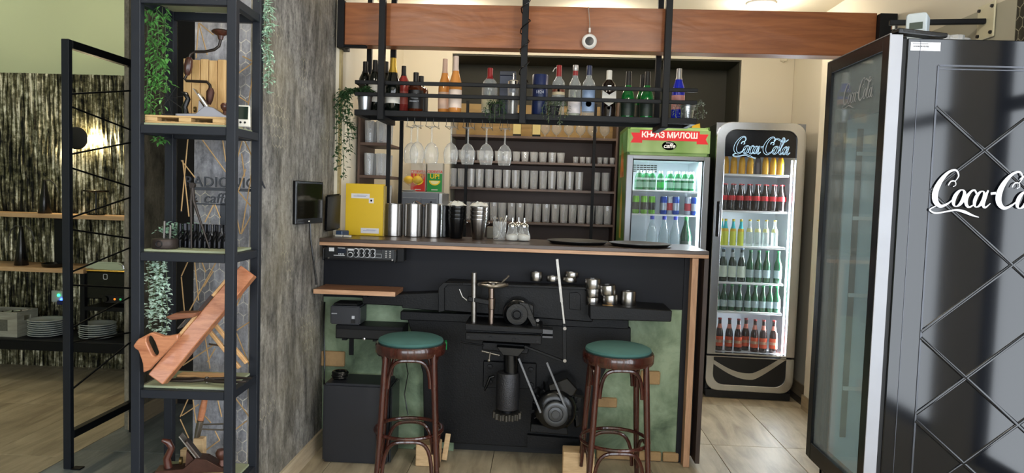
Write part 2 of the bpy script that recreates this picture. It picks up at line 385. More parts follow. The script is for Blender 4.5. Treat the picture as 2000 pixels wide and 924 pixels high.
# ================================================================== bar
M_navy = P('dark navy board', '#14161d', .6, 0, .25, .1)
M_walnut = wood('dark walnut worktop', '#2c211c', '#4f3f36', 'x', 1.2, .3)
M_walnut_v = wood('dark walnut panel', '#2a201c', '#46362f', 'z', 1.2, .4)
M_oak = wood('light oak edge', '#a97d5c', '#cda483', 'x', 2, .45)
M_oak_v = wood('light oak post', '#a07656', '#c79d7c', 'z', 2, .45)
M_brick = P('tan brick', '#a98a62', .9, var=.3, vs=25, bump=.5, bs=80)
M_steel = P('brushed steel', '#a5a29f', .27, 1.0, var=.1, vs=8, stretch=(1, 1, .05))
M_chrome = P('chrome', '#cfd0d2', .12, 1.0, var=.03)
M_oldsteel = P('worn steel', '#8f8b86', .3, 1.0, var=.3, vs=40)
M_cast = P('black painted casting', '#0c0d10', .46, .2, .3, .3, 25, .25, 120)
M_castg = P('glossy black paint', '#0c0d0f', .22, .2, .5, .25, 20, .15, 90)
def plaster():
    t = NT('sage green plaster'); v = t.obj(); n = t.noise(v, 3.2, 6, .62, .6); n2 = t.noise(v, 40, 4, .6)
    t.set(Base_Color=t.ramp(n, [(.3, '#3f4f3f'), (.48, '#76896f'), (.68, '#9fb095')]), Roughness=.85); t.bump(n2, .3, .006); return t.m
M_plaster = plaster()
def pp(pts, Y): return [(at(x, y, Y).x, at(x, y, Y).z) for x, y in pts]
bb = thing('bar_counter', 'dark bar front with sage green plaster, loose bricks and oak edged side', 'bar', (-.16, 3.95, 0))
part('front_panel', MB().box(-1.216, .80, 3.955, 3.985, .855, 1.148), M_navy, bb, bev=.001, world=True)
for xa, xb in ((-1.216, -.46), (.30, .80)): part('plaster_panel', MB().box(xa, xb, 3.962, 3.99, .002, .856), M_plaster, bb, world=True)
part('cabinet_body', MB().box(-1.216, .80, 3.991, 4.36, .002, 1.148), M_blackm, bb, world=True)
part('corner_strip', MB().box(.785, .812, 3.945, 3.961, .002, 1.148), M_navy, bb, world=True)
part('oak_post', MB().box(.812, .845, 3.878, 4.36, .002, 1.149), M_oak_v, bb, bev=.001, world=True)
part('side_board', MB().box(.872, .896, 3.862, 4.38, .03, 1.149), M_walnut_v, bb, bev=.001, world=True)
part('side_spacer', MB().box(.8455, .8715, 3.98, 4.36, .03, 1.149), M_blackm, bb, world=True)
for r in ((627, 686, 672, 717), (665, 746, 734, 758), (1252, 725, 1289, 752), (1160, 777, 1205, 797), (1165, 886, 1233, 904), (1237, 884, 1291, 905), (1295, 888, 1325, 908)):
    a = at(r[0], r[1], 3.94); b = at(r[2], r[3], 3.94); zl = max(.004, b.z)
    m = MB().box(a.x, b.x, 3.938, 3.968, zl, max(a.z, zl+.05))
    part('brick', m, M_brick, bb, bev=.005, world=True)
wt = thing('bar_worktop', 'long dark walnut bar worktop with light oak front edge', 'worktop', (-.16, 4.13, 1.15))
part('top', MB().box(-1.2175, .897, 3.868, 4.40, 1.1695, 1.19), M_walnut, wt, bev=.0015, world=True)
part('edge_strip', MB().box(-1.2175, .897, 3.872, 3.96, 1.15, 1.1693), M_oak, wt, bev=.001, world=True)
part('underside', MB().box(-1.2175, .897, 3.9605, 4.395, 1.15, 1.1693), M_walnut, wt, world=True)
BT = 1.19
# ---- amplifier under the worktop
am = thing('amplifier', 'black rack amplifier with white knob frames hung under the bar worktop', 'amplifier', (-.98, 3.9, 1.04))
a = at(634, 480, 3.83); b = at(789, 512, 3.83); ax0, ax1, az0, az1 = a.x, b.x, b.z, 1.147
part('body', MB().box(ax0+.01, ax1-.01, 3.84, 3.953, az0, az1), M_blackm, am, bev=.002, world=True)
part('face_plate', MB().box(ax0, ax1-.04, 3.826, 3.8395, az0+.008, az1-.004), P('amplifier face', '#0c0e11', .35), am, bev=.002, world=True)
part('side_bracket', MB().box(ax1-.038, ax1, 3.828, 3.8395, az0, az1), M_black, am, bev=.002, world=True)
M_print = P('white print', '#c9ccd2', .6)
W = ax1-ax0; Hh = az1-az0
def fx(u, v): return (ax0+u*W, az1-v*Hh)
def frame(m, u0, v0, u1, v1, t=.0012):
    x0, z1 = fx(u0, v0); x1, z0 = fx(u1, v1); y0, y1 = 3.8252, 3.8259
    m.box(x0, x1, y0, y1, z1-t, z1).box(x0, x1, y0, y1, z0, z0+t).box(x0, x0+t, y0, y1, z0, z1).box(x1-t, x1, y0, y1, z0, z1)
m = MB(); frame(m, .29, .07, .72, .74); frame(m, .64, .07, .72, .45); frame(m, .29, .07, .43, .74)
part('frame_print', m, M_print, am, world=True)
m = MB(); x, z = fx(.06, .06); m.box(x, x+.028, 3.8252, 3.8259, z-.02, z); x, z = fx(.30, .07); m.box(x, x+.03, 3.8252, 3.8259, z-.012, z-.002)
for u in (.18, .20, .22, .235): x, z = fx(u, .47); m.box(x, x+.004, 3.8252, 3.8259, z-.008, z)
x, z = fx(.12, .62); m.box(x, x+.06, 3.8252, 3.8259, z-.004, z); x, z = fx(.17, .05); m.box(x, x+.04, 3.8252, 3.8259, z-.003, z)
part('lettering', m, M_print, am, world=True)
x, z = fx(.17, .12); part('display', MB().box(x, x+.045, 3.8245, 3.8258, z-.025, z), P('display glass', '#1c2330', .15), am, world=True)
kn = MB().lathe([(.011, 0), (.0105, .010), (.008, .013), (.0001, .013)], 14, AX['y'].inverted() @ Matrix.Identity(4)).mesh('knob', M_castg, True)
rg = MB().lathe([(.0112, .0012), (.0145, .0012), (.0145, 0), (.0112, 0)], 16, AX['y'].inverted()).mesh('knob_ring', M_print, True)
for u, v in [(.40, .25), (.47, .25), (.54, .25), (.61, .25), (.33, .56), (.40, .56), (.47, .56), (.54, .56), (.61, .56)]:
    x, z = fx(u, v); o = link('knob', kn, am); o.location = (x+.98, 3.826-3.9, z-1.04)
    link('knob_ring', rg, o)
sm = MB().lathe([(.004, 0), (.004, .008), (.0001, .008)], 8, AX['y'].inverted()).mesh('small_knob', M_oldsteel, True)
for u in (.78, .83):
    for v in (.2, .36, .52, .66): x, z = fx(u, v); link('small_knob', sm, am, (x+.98, 3.826-3.9, z-1.04))
for u in (.005, .9):
    x, z = fx(u, .12); part('handle', MB().tube([(x, 3.826, z), (x, 3.80, z-.004), (x, 3.80, z-.06), (x, 3.826, z-.064)], .004, 8), M_castg, am, True, world=True)
for u in (.06, .86): x, z = fx(u, .86); link('screw', sm, am, (x+.98, 3.826-3.9, z-1.04))
# ---- little oak shelf fixed at the partition
a = at(608, 563, 3.74); b = at(772, 576, 3.74)
ls = thing('wall_shelf', 'short oak board shelf below the amplifier', 'shelf', (-1.0, 3.85, .9))
lsz = at(640, 570, 3.74).z
part('board', MB().box(-1.2035, b.x, 3.74, 3.954, lsz-.012, lsz+.012), wood('dark oak top', '#6b4b36', '#96694c', 'x', 2, .4), ls, bev=.001, world=True)
part('edge_strip', MB().box(-1.2035, b.x, 3.7375, 3.7398, lsz-.012, lsz+.012), M_oak, ls, world=True)
part('bracket', MB().box(-.95, -.93, 3.80, 3.954, lsz-.03, lsz-.0125), M_black, ls, world=True)
# ---- receipt printer and cash drawer
pr = thing('receipt_printer', 'dark grey receipt printer on the cash drawer under the small oak shelf', 'printer')
a = at(645, 597, 3.80); b = at(703, 636, 3.80); M_dgrey = P('dark grey plastic', '#2b2d33', .45)
dz = at(700, 668, 3.79); dtop = b.z
part('body', MB().box(a.x, b.x, 3.80, 3.945, dtop+.002, a.z), M_dgrey, pr, bev=.006, seg=2)
part('lid', MB().box(a.x+.015, b.x-.02, 3.81, 3.93, a.z+.0005, a.z+.014), M_blackm, pr, bev=.005)
x, z = a.x+.008, a.z-.045
part('badge', MB().box(x, x+.03, 3.7985, 3.7998, z, z+.006), P('grey print', '#8d9096', .5), pr)
part('button', MB().box(b.x-.045, b.x-.03, 3.7975, 3.7998, z-.022, z-.006), P('pale sticker', '#b9bdc4', .5), pr)
part('switch', MB().box(b.x-.048, b.x-.026, 3.7965, 3.7998, z-.046, z-.027), M_blackm, pr)
dr = thing('cash_drawer', 'black metal cash drawer with key lock under the receipt printer', 'drawer')
a = at(655, 640, 3.79); b = at(786, 668, 3.79)
part('body', MB().box(a.x, b.x, 3.795, 3.953, b.z+.004, dtop), M_black, dr, bev=.003)
part('drawer_front', MB().box(a.x+.006, b.x-.006, 3.786, 3.7945, b.z+.01, dtop-.02), M_blackm, dr, bev=.002)
c = at(711, 664, 3.78); part('key_lock', MB().lathe([(.007, 0), (.007, .008), (.003, .009), (.003, .02), (.0001, .02)], 10, T(c.x, 3.786, c.z+.005) @ AX['y'].inverted()), M_chrome, dr, True)
for px in (672, 732): x = at(px, 668, 3.8).x; part('bracket', MB().box(x-.012, x+.012, 3.80, 3.953, b.z-.006, b.z+.0035).box(x-.012, x+.012, 3.948, 3.958, b.z-.12, b.z-.0062), M_black, dr)
# ---- black box loudspeaker on the floor
sp_ = thing('floor_speaker', 'large plain black box on the floor beside the left bar stool', 'box', (-.96, 3.82, 0))
part('body', MB().box(-1.135, -.78, 3.705, 3.93, .002, .43), P('black box', '#191b22', .5, var=.1), sp_, bev=.012, seg=2, world=True)
part('edge_trim', MB().box(-.778, -.766, 3.72, 3.92, .01, .415), P('box side plate', '#3b3f42', .3, .6, var=.5, vs=30), sp_, bev=.003, world=True)
one('cable_coil', 'black cable bundle lying on top of the black box', 'cable',
    MB().tube([(.035*math.cos(k*.7)*(1+.1*math.sin(k)), .035*math.sin(k*.7), .012+.009*(k//9)) for k in range(36)], .009, 7), M_castg, True, loc=(-1.07, 3.80, .43))
# ---- cables down the partition corner
for k, (pts, nm) in enumerate([
    ([(606, 436, 3.70), (607, 470, 3.70), (614, 520, 3.72), (618, 556, 3.73)], 'black cable running down from the wall screen'),
    ([(634, 590, 3.90), (632, 650, 3.91), (634, 700, 3.90), (633, 752, 3.86)], 'black cable hanging beside the green plaster at the partition'),
    ([(790, 690, 3.93), (797, 730, 3.93), (790, 770, 3.93), (797, 812, 3.90)], 'thin dark cable hanging behind the left stool')]):
    one('cable', nm, 'cable', MB().tube([at(x, y, Y)+Vector((0, 0, 0)) for x, y, Y in pts], .005 if k < 2 else .003, 6), M_castg, True)
cb = MB()
for q in range(3):
    cb.tube([(.06*math.cos(t*.45+q)+q*.02, .035*math.sin(t*.45+q), .006+.05*abs(math.sin(t*.22+q))) for t in range(15)], .004, 6)
one('loose_cable', 'grey cable loops lying on the floor under the left stool', 'cable', cb, P('grey cable', '#6d6f70', .4), True, loc=(-.60, 3.83, 0))
# ---- wooden support blocks
M_timber = wood('pale timber', '#b08f68', '#d6b88e', 'x', 3, .7)
for r, Y, lab in (((812, 869, 857, 911), 3.74, 'pale timber block on the floor under the left stool'), ((1100, 884, 1160, 935), 3.70, 'pale timber block on the floor beside the right stool')):
    p = atZ(r[0], r[3]); a = at(r[0], r[1], p.y); b = at(r[2], r[3], p.y)
    one('timber_block', lab, 'block', MB().box(0, b.x-a.x, 0, .11, 0, a.z), M_timber, bev=.004, loc=(a.x, p.y, .001))
p = atZ(866, 907); one('timber_stick', 'thin timber stick leaning on the black casting behind the left stool', 'stick', MB().bar((0, 0, .0), (.012, .05, .13), .028, .02), M_timber, bev=.002, loc=(p.x, 3.79, .012))
# ================================================================== bar stools
M_bent = wood('dark red bentwood', '#200c09', '#4c241b', 'z', 1.5, .22, .5)
M_teal = P('teal green velvet', '#37605c', .85, var=.22, vs=9, bump=.2, bs=300)
def make_stool(loc, rz, label):
    t = thing('bar_stool', label, 'stool', loc, rz, 'bentwood bar stools')
    part('cushion', MB().lathe([(.155, .700), (.163, .712), (.160, .722), (.14, .731), (.08, .736), (.0001, .738)], 36), M_teal, t, True)
    part('seat_ring', MB().lathe([(.145, .652), (.171, .652), (.176, .66), (.177, .695), (.172, .704), (.156, .706), (.145, .699), (.145, .652)], 40, cap=False), M_bent, t, True)
    top, bot = .116, .152
    A = lambda s, z: Vector((s[0]*(bot+(top-bot)*(z/.66)**.8), s[1]*(bot+(top-bot)*(z/.66)**.8), z))
    cor = [(-1, -1), (1, -1), (1, 1), (-1, 1)]
    for s in cor:
        part('leg', MB().tube([A(s, z) for z in (.002, .12, .25, .38, .5, .6, .67)], [.0125, .0135, .0145, .0155, .016, .0155, .014], 10), M_bent, t, True)
    part('foot_hoop', MB().tube([(.168*math.cos(2*PI*k/40), .168*math.sin(2*PI*k/40), .262) for k in range(40)], .0095, 8, True), M_bent, t, True)
    for i in range(4):
        a, b = cor[i], cor[(i+1) % 4]; out = Vector(((a[0]+b[0])/2, (a[1]+b[1])/2, 0))
        def arch(z0, z1, ins, bulge):
            pts = []
            for k in range(19):
                s = k/18; x = (1-math.cos(PI*s))/2; e = min(1, abs(2*s-1)); h = (1-e**3.2)
                z = z0+(z1-z0)*h; pa, pb = A(a, z), A(b, z); lo, hi = pa.lerp(pb, ins), pa.lerp(pb, 1-ins)
                p = lo.lerp(hi, x); p += out*bulge*(1-(2*x-1)**2); p.z = z; pts.append(p)
            return pts
        part('upper_arch', MB().tube(arch(.50, .640, .085, .02), .0095, 8), M_bent, t, True)
        part('lower_arch', MB().tube(arch(.075, .245, .085, .02), .0095, 8), M_bent, t, True)
    return t
p = atZ(803, 655, .738); s1 = make_stool((p.x, p.y, 0), R(8), 'bentwood bar stool with teal seat and a green ribbon, beside the black box')
part('ribbon', MB().box(.128, .176, .04, .075, .646, .69).box(.168, .181, .02, .08, .66, .70), P('green ribbon', '#0c7a3c', .5), s1, bev=.003)
p = atZ(1208, 673, .738); make_stool((p.x, p.y, 0), R(4), 'bentwood bar stool with teal seat in front of the bar\'s right end')
# ================================================================== old machine tool mounted on the bar front
mc = thing('machine_tool', 'old black painted workshop machine with motors and handwheel on the bar front', 'machine', (-.05, 3.9, .08))
def mpart(name, mb, m=None, smooth=False, bev=0, label=None, parent=None): return part(name, mb, m or M_cast, parent or mc, smooth, bev, label=label, world=True)
mpart('pedestal', MB().prism(pp([(795, 622), (815, 690), (826, 730), (828, 862), (1130, 880), (1160, 882), (1160, 790), (1172, 745), (1190, 708), (1232, 684), (1232, 640)], 3.915), 3.915, 3.954), bev=.004)
mpart('arm', MB().prism(pp([(862, 558), (872, 549), (1140, 562), (1154, 574), (1158, 598), (1158, 630), (858, 607)], 3.83), 3.83, 3.954), bev=.006)
mpart('cover_frame', MB().prism(pp([(856, 610), (856, 562), (866, 552), (908, 553), (908, 557), (874, 557), (868, 563), (868, 608)], 3.815), 3.815, 3.83), bev=.002)
mpart('cover_plate', MB().prism(pp([(1112, 572), (1128, 571), (1134, 576), (1134, 606), (1112, 604)], 3.824), 3.824, 3.83), bev=.002)
mpart('left_slide', MB().prism(pp([(708, 577), (862, 571), (862, 608), (785, 602), (785, 598), (708, 594)], 3.86), 3.86, 3.954), bev=.004)
mpart('lower_rail', MB().prism(pp([(782, 608), (1228, 625), (1228, 643), (782, 625)], 3.88), 3.88, 3.954), bev=.004)
mpart('right_table', MB().prism(pp([(1152, 596), (1313, 607), (1311, 629), (1152, 624)], 3.70), 3.70, 3.954), bev=.004)
mpart('top_rail', MB().box(at(905, 549, 3.85).x, at(1160, 560, 3.85).x, 3.80, 3.9, at(1000, 557, 3.85).z-.004, at(1000, 555, 3.85).z+.004), bev=.002)
YC = 3.70
def tb(p, q, r, n=14, Y=YC): return MB().tube([at(*p, Y), at(*q, Y)], r, n)
mpart('column', tb((926, 533), (925, 655), .0145), M_oldsteel, True)
mpart('clamp_arm', MB().bar(at(914, 583, YC), at(966, 592, YC), .028, .028), None, bev=.004)
mpart('clamp_lever', MB().tube([at(897, 565, YC-.02), at(903, 580, YC-.02), at(912, 587, YC-.02)], .0045, 8), M_oldsteel, True)
mpart('spindle', MB().tube([at(960, 563, YC), at(960, 582, YC), at(960, 583, YC), at(960, 603, YC), at(960, 604, YC), at(959, 642, YC)], [.0165, .0155, .021, .0185, .015, .0155], 16), P('copper tinged steel', '#8d7d74', .28, 1.0, var=.3, vs=30), True)
mpart('spindle_foot', MB().lathe([(.036, 0), (.036, .006), (.022, .012), (.018, .03)], 18, T(*at(959, 651, YC))), M_oldsteel, True)
hw = at(963, 556, YC); 
wm = MB().tube([(hw.x+.074*math.cos(2*PI*k/30), YC+.074*math.sin(2*PI*k/30), hw.z) for k in range(30)], .008, 8, True)
for k in range(4): a = k*PI/2+.5; wm.tube([(hw.x, YC, hw.z-.004), (hw.x+.07*math.cos(a), YC+.07*math.sin(a), hw.z)], .006, 6)
wm.lathe([(.018, -.012), (.018, .008), (.0001, .010)], 14, T(hw.x, YC, hw.z))
hwo = mpart('handwheel', wm, M_oldsteel, True, label='worn steel handwheel')
mpart('wheel_handle', MB().tube([at(979, 553, YC-.02), at(985, 547, YC-.02), at(990, 543, YC-.02), at(994, 538, YC-.02)], [.003, .005, .004, .006], 8), M_oldsteel, True)
# upper motor
c = at(1010, 613, 3.72)
mpart('upper_motor', MB().lathe([(.03, -.02), (.055, -.02), (.06, -.008), (.074, 0), (.078, .02), (.078, .11)], 26, T(c.x, 3.72, c.z) @ AX['y']), M_castg, True)
mpart('motor_hub', MB().lathe([(.0001, -.03), (.018, -.03), (.022, -.022), (.03, -.0205)], 18, T(c.x, 3.72, c.z) @ AX['y']), M_cast, True)
mpart('belt_guard', MB().prism(pp([(1013, 590), (1032, 593), (1052, 645), (1046, 648)], 3.705), 3.705, 3.72), M_castg, bev=.002)
mpart('terminal_box', MB().prism(pp([(1025, 590), (1042, 597), (1042, 622), (1032, 626)], 3.75), 3.75, 3.83), M_castg, bev=.003)
mpart('bolt', MB().lathe([(.010, 0), (.010, .014), (.0001, .014)], 6, T(*at(1050, 625, 3.82)) @ AX['y'].inverted()), M_oldsteel)
# cross table
mpart('table_top', MB().prism(pp([(908, 632), (1060, 643), (1060, 652), (908, 645)], 3.64), 3.64, 3.90), bev=.003)
mpart('table_front', MB().prism(pp([(909, 650), (1058, 656), (1057, 673), (909, 664)], 3.62), 3.62, 3.655), bev=.003)
mpart('table_web', MB().prism(pp([(915, 644), (1052, 652), (1052, 658), (915, 652)], 3.66), 3.66, 3.90))
mpart('table_end', MB().prism(pp([(1059, 643), (1080, 645), (1080, 653), (1059, 652)], 3.66), 3.66, 3.74).prism(pp([(1059, 656), (1080, 657), (1080, 661), (1059, 660)], 3.66), 3.66, 3.74), P('bare worn steel edge', '#55565a', .3, .9, var=.3, vs=40), bev=.001)
for px, py in ((915, 658), (1050, 667)): mpart('bolt_hole', MB().lathe([(.007, 0), (.007, .003), (.0001, .003)], 10, T(*at(px, py, 3.62)) @ AX['y'].inverted()), M_blackm)
for px, py in ((958, 660), (1004, 663)): mpart('bolt', MB().lathe([(.008, 0), (.008, .006), (.0001, .006)], 6, T(*at(px, py, 3.62)) @ AX['y'].inverted()), M_cast)
# long flat lever
YL = 3.62
mpart('lever', MB().bar(at(1088, 506, YL), at(1097, 590, YL), .014, .006).bar(at(1097, 588, YL), at(1103, 640, YL), .010, .006), P('worn bright lever', '#a8a6a2', .4, .8, var=.4, vs=60), bev=.001, label='worn bright steel lever')
mpart('lever_bar', MB().bar(at(1102, 632, YL), at(1103, 706, YL), .020, .010), bev=.002)
mpart('link_bar', MB().bar(at(1024, 676, YL+.02), at(1104, 707, YL+.02), .020, .012), bev=.002)
for q in ((1103, 641), (1103, 704)): mpart('pivot', MB().lathe([(.009, -.012), (.009, .02)], 10, T(*at(*q, YL)) @ AX['y']), M_oldsteel, True)
mpart('bracket', MB().prism(pp([(942, 668), (1036, 674), (1030, 692), (942, 684)], 3.70), 3.70, 3.90), bev=.004)
mpart('knee', MB().prism(pp([(969, 677), (1026, 681), (1012, 697), (982, 694)], 3.64), 3.64, 3.80), M_castg, bev=.003)
mpart('side_rod', tb((900, 668), (945, 675), .005, 8), M_cast, True)
m = MB().tube([at(942, 686, 3.63), at(974, 694, 3.63)], .004, 8); m.tube([at(957, 688, 3.63), at(955, 703, 3.63)], .005, 8); m.sphere(at(942, 686, 3.63), .006, 8, 6).sphere(at(974, 694, 3.63), .006, 8, 6).sphere(at(955, 704, 3.63), .009, 8, 6)
mpart('screw_handle', m, M_oldsteel, True)
YS = 3.72
mpart('ram', tb((998, 690), (998, 730), .039, 24, YS), M_castg, True)
a, b = at(993, 727, YS), at(992, 799, YS)
mpart('cylinder', MB().lathe([(.052, 0), (.061, .006), (.062, .012), (.062, a.z-b.z-.01), (.058, a.z-b.z)], 30, T(a.x, YS, b.z)), P('rough silver black casting', '#3a3a3d', .42, .7, var=.35, vs=60, bump=.6, bs=140), True)
gz = at(991, 810, YS).z; gm_ = MB()
poly = []
for k in range(28):
    a_ = 2*PI*k/28; rr = .078 if k % 2 else .066
    for da in (-.07, .07): poly.append((rr*math.cos(a_+da), rr*math.sin(a_+da)))
gm_.slab(poly, -.016, .016, T(a.x, YS, gz)); mpart('gear', gm_, P('worn gear steel', '#55534f', .35, .8, var=.4, vs=60), bev=.002)
mpart('gear_shaft', MB().tube([(a.x, YS, gz), (a.x, YS, b.z+.02)], .03, 16), M_cast, True)
mpart('base_plate', MB().prism(pp([(944, 705), (1048, 710), (1047, 761), (943, 757)], 3.895), 3.895, 3.914), bev=.004)
for q in ((957, 716), (1037, 722), (957, 746), (1037, 752)): mpart('bolt', MB().lathe([(.015, 0), (.014, .012), (.0001, .014)], 12, T(*at(*q, 3.895)) @ AX['y'].inverted()), M_cast, True)
mpart('lock_lever', MB().tube([at(965, 735, 3.8), at(957, 737, 3.8), at(951, 752, 3.8), at(946, 763, 3.8)], [.009, .009, .008, .005], 10), M_castg, True)
# lower motor with pulley and belt
cm = at(1085, 808, 3.66)
mpart('lower_motor', MB().lathe([(.06, 0), (.092, .004), (.108, .02), (.112, .05), (.112, .22)], 32, T(cm.x, 3.69, cm.z) @ AX['y']), M_castg, True)
for k in range(14):
    a_ = -.4+k*PI*1.5/13; d = Vector((math.cos(a_), 0, math.sin(a_)))
    mpart('cooling_fin', MB().box(.108, .122, -.002, .002, 0, .17, T(cm.x, 3.73, cm.z) @ Matrix.Rotation(-a_, 4, 'Y') @ Matrix.Rotation(-PI/2, 4, 'X')), M_cast)
mpart('motor_foot', MB().prism(pp([(1037, 829), (1108, 836), (1110, 850), (1035, 844)], 3.70), 3.70, 3.90), bev=.004)
mpart('terminal_box', MB().prism(pp([(1070, 752), (1108, 738), (1128, 760), (1120, 775), (1075, 775)], 3.72), 3.72, 3.88), M_castg, bev=.006)
mpart('end_bell', MB().prism(pp([(1118, 770), (1142, 775), (1146, 830), (1122, 838)], 3.78), 3.78, 3.9), M_castg, bev=.01)
mpart('pulley', MB().lathe([(.0001, -.03), (.02, -.03), (.022, -.024), (.036, -.022), (.04, -.028), (.058, -.03), (.064, -.026), (.058, -.012), (.064, 0), (.06, .004)], 30, T(cm.x, 3.67, cm.z) @ AX['y']), P('dull pulley', '#4b4d50', .35, .6, var=.2), True)
mpart('belt', MB().bar(at(1013, 700, 3.655), at(1056, 806, 3.655), .010, .012).bar(at(1068, 708, 3.655), at(1106, 800, 3.655), .010, .012), P('grey belt', '#707277', .55), bev=.001)
mpart('motor_plate', MB().prism(pp([(1030, 850), (1130, 858), (1130, 880), (1030, 874)], 3.88), 3.88, 3.914))
# ---- steel bearing rings standing on the machine
def ring(name, r, h, t=.006):
    return MB().lathe([(r-t, 0), (r-.001, 0), (r, .002), (r, h-.002), (r-.001, h), (r-t, h), (r-t, 0)], 28, cap=False).mesh(name, M_steel, True)
zt = at(1100, 556, 3.85).z; ztR = at(1200, 598, 3.80).z
def rstack(px, Y, z, rs, tilt, lab):
    x = at(px, 560, Y).x; zz = z
    for k, (r, h) in enumerate(rs):
        one('steel_ring', lab if len(rs) == 1 else lab+(', lowest ring', ', second ring', ', top ring')[k], 'ring', ring('steel_ring', r, h), None, loc=(x+k*tilt*.02, Y, zz), rot=(0, tilt*(.06+.1*k), .4*k), group='steel rings on the machine'); zz += h+.0015
zt += .014
rstack(1047, 3.87, zt, [(.034, .048)], 0, 'single round polished steel ring next to the handwheel')
rstack(1079, 3.87, zt, [(.034, .030)], 0, 'low polished steel ring left of the upright lever')
rstack(1112, 3.87, zt, [(.040, .026), (.040, .026)], .5, 'polished steel rings right of the upright lever')
rstack(1158, 3.80, ztR+.004, [(.036, .04), (.036, .045), (.043, .05)], 0, 'tallest stack of polished steel rings')
rstack(1193, 3.79, ztR+.012, [(.042, .05), (.043, .05)], -.6, 'leaning pair of polished steel rings beside the brass strip')
rstack(1228, 3.80, ztR+.001, [(.041, .082)], 0, 'rightmost tall polished steel ring on the machine table')
p = at(1187, 599, 3.73); one('brass_strip', 'small brass strip on the machine table under the steel rings', 'strip', MB().box(-.028, .028, 0, .02, 0, .013), P('brass', '#b08a45', .4, .7), bev=.001, loc=(p.x, 3.725, ztR+.001))
# ================================================================== ceiling beam
def beam_mat():
    t = NT('red brown wood film'); v = t.obj((.1, 1, 1)); n1 = t.noise(v, 30, 6, .6, .7); n2 = t.noise(t.obj((.35, 1, 1)), 5, 3, .5, 1.2)
    t.set(Base_Color=t.ramp(n1, [(.3, '#7a4524'), (.7, '#9f6138')]), Roughness=.38, Specular_IOR_Level=.5); t.bump(n2, .25, .02); return t.m
bz0, bz1 = at(1150, 98, 4.09).z, at(1150, 14, 4.09).z
bm_ = thing('ceiling_beam', 'red brown wooden beam across the room above the bar', 'beam', (.35, 4.14, bz0))
part('timber', MB().box(-1.16, 1.80, 4.09, 4.2, bz0, bz1), beam_mat(), bm_, bev=.002, world=True)
part('end_bracket', MB().box(-1.2, -1.1605, 4.075, 4.21, bz0-.02, bz1+.01), M_black, bm_, bev=.002, world=True)
part('end_bracket', MB().box(1.8005, 1.893, 4.05, 4.21, bz0+.08, bz1-.01), M_black, bm_, bev=.002, world=True)
part('bracket_rod', MB().bar((-1.195, 4.10, bz0-.008), (-1.03, 4.08, bz0-.012), .03, .016), M_black, bm_, bev=.003, world=True)
sn = thing('sensor', 'small round white sensor with dark centre hanging before the beam', 'sensor')
c = at(1151, 81, 4.06); t0 = at(1149, 12, 4.06)
part('disc', MB().lathe([(.024, -.010), (.034, -.012), (.041, -.006), (.042, .004), (.03, .012)], 28, T(*c) @ AX['y']), P('white plastic', '#d8d6d2', .4), sn, True)
part('lens', MB().lathe([(.0001, -.0115), (.024, -.0105), (.024, 0)], 24, T(*c) @ AX['y']), P('dark lens', '#2a2a2d', .2), sn, True)
part('cord', MB().tube([c+Vector((0, 0, .04)), c+Vector((-.001, 0, .1)), t0], .0022, 6), P('grey cord', '#9a948c', .5), sn, True)
part('clip', MB().cbox(c+Vector((0, 0, .062)), (.012, .008, .026)), P('white plastic', '#d8d6d2', .4), sn, bev=.002)
# ================================================================== hanging bottle rack
FY, BY = 4.0, 4.3; RZ = 1.91
RX0, RX1 = at(690, 220, FY).x, at(1362, 240, FY).x
rk = thing('hanging_rack', 'black steel bottle rack hung from the ceiling above the bar', 'rack', (-.1, 4.15, RZ-.03))
PX = [at(746, 110, FY).x, at(1024, 110, FY).x, at(1303, 110, FY).x]
for x in PX: part('post', MB().box(x-.018, x+.018, FY-.018, FY+.018, RZ-.055, CZ), M_black, rk, bev=.002, world=True)
for x in (PX[0], PX[2]): part('post', MB().box(x-.016, x+.016, BY-.016, BY+.016, RZ-.05, CZ), M_black, rk, bev=.002, world=True)
part('post', MB().box(RX0-.002, RX0+.026, BY-.016, BY+.016, RZ-.03, CZ), M_black, rk, bev=.002, world=True)
part('front_rail', MB().box(RX0, RX1, FY+.0185, FY+.04, RZ-.032, RZ), M_black, rk, bev=.002, world=True)
part('back_rail', MB().box(RX0, RX1, BY-.05, BY-.0165, RZ-.032, RZ), M_black, rk, bev=.002, world=True)
for x in (RX0+.001, RX1-.031, PX[1]-.015): part('cross_rail', MB().box(x, x+.03, FY+.0405, BY-.0505, RZ-.032, RZ-.004), M_black, rk, bev=.002, world=True)
for x in (PX[0], PX[2]): part('cross_rail', MB().box(x-.02, x+.02, FY-.0, BY, RZ-.06, RZ-.033), M_black, rk, bev=.002, world=True)
for z in (2.063, 1.997): part('guard_rail', MB().box(RX0, RX1, FY+.0185, FY+.034, z-.0105, z+.0105), M_black, rk, bev=.002, world=True)
part('guard_rail', MB().box(RX0, RX0+.016, FY+.035, BY-.0165, 2.054, 2.072), M_black, rk, world=True)
part('wrapped_cable', MB().tube([(PX[1]+.0225*math.cos(q*.9)*(1.25 if q % 2 else 1.1), FY+.0225*math.sin(q*.9)*1.3, 2.08+.016*q) for q in range(30)], .003, 6), M_castg, rk, True, world=True)
m = MB()
k = 0; x = RX0+.02
while x < RX1-.02: m.box(x, x+.003, FY+.041, BY-.051, RZ-.006, RZ-.003); x += .013
for q in range(16): y = FY+.045+q*.0135; m.box(RX0+.01, RX1-.01, y, y+.003, RZ-.0029, RZ)
part('mesh_shelf', m, P('dark steel mesh', '#4a4a4a', .35, .8), rk, world=True)['kind'] = 'stuff'
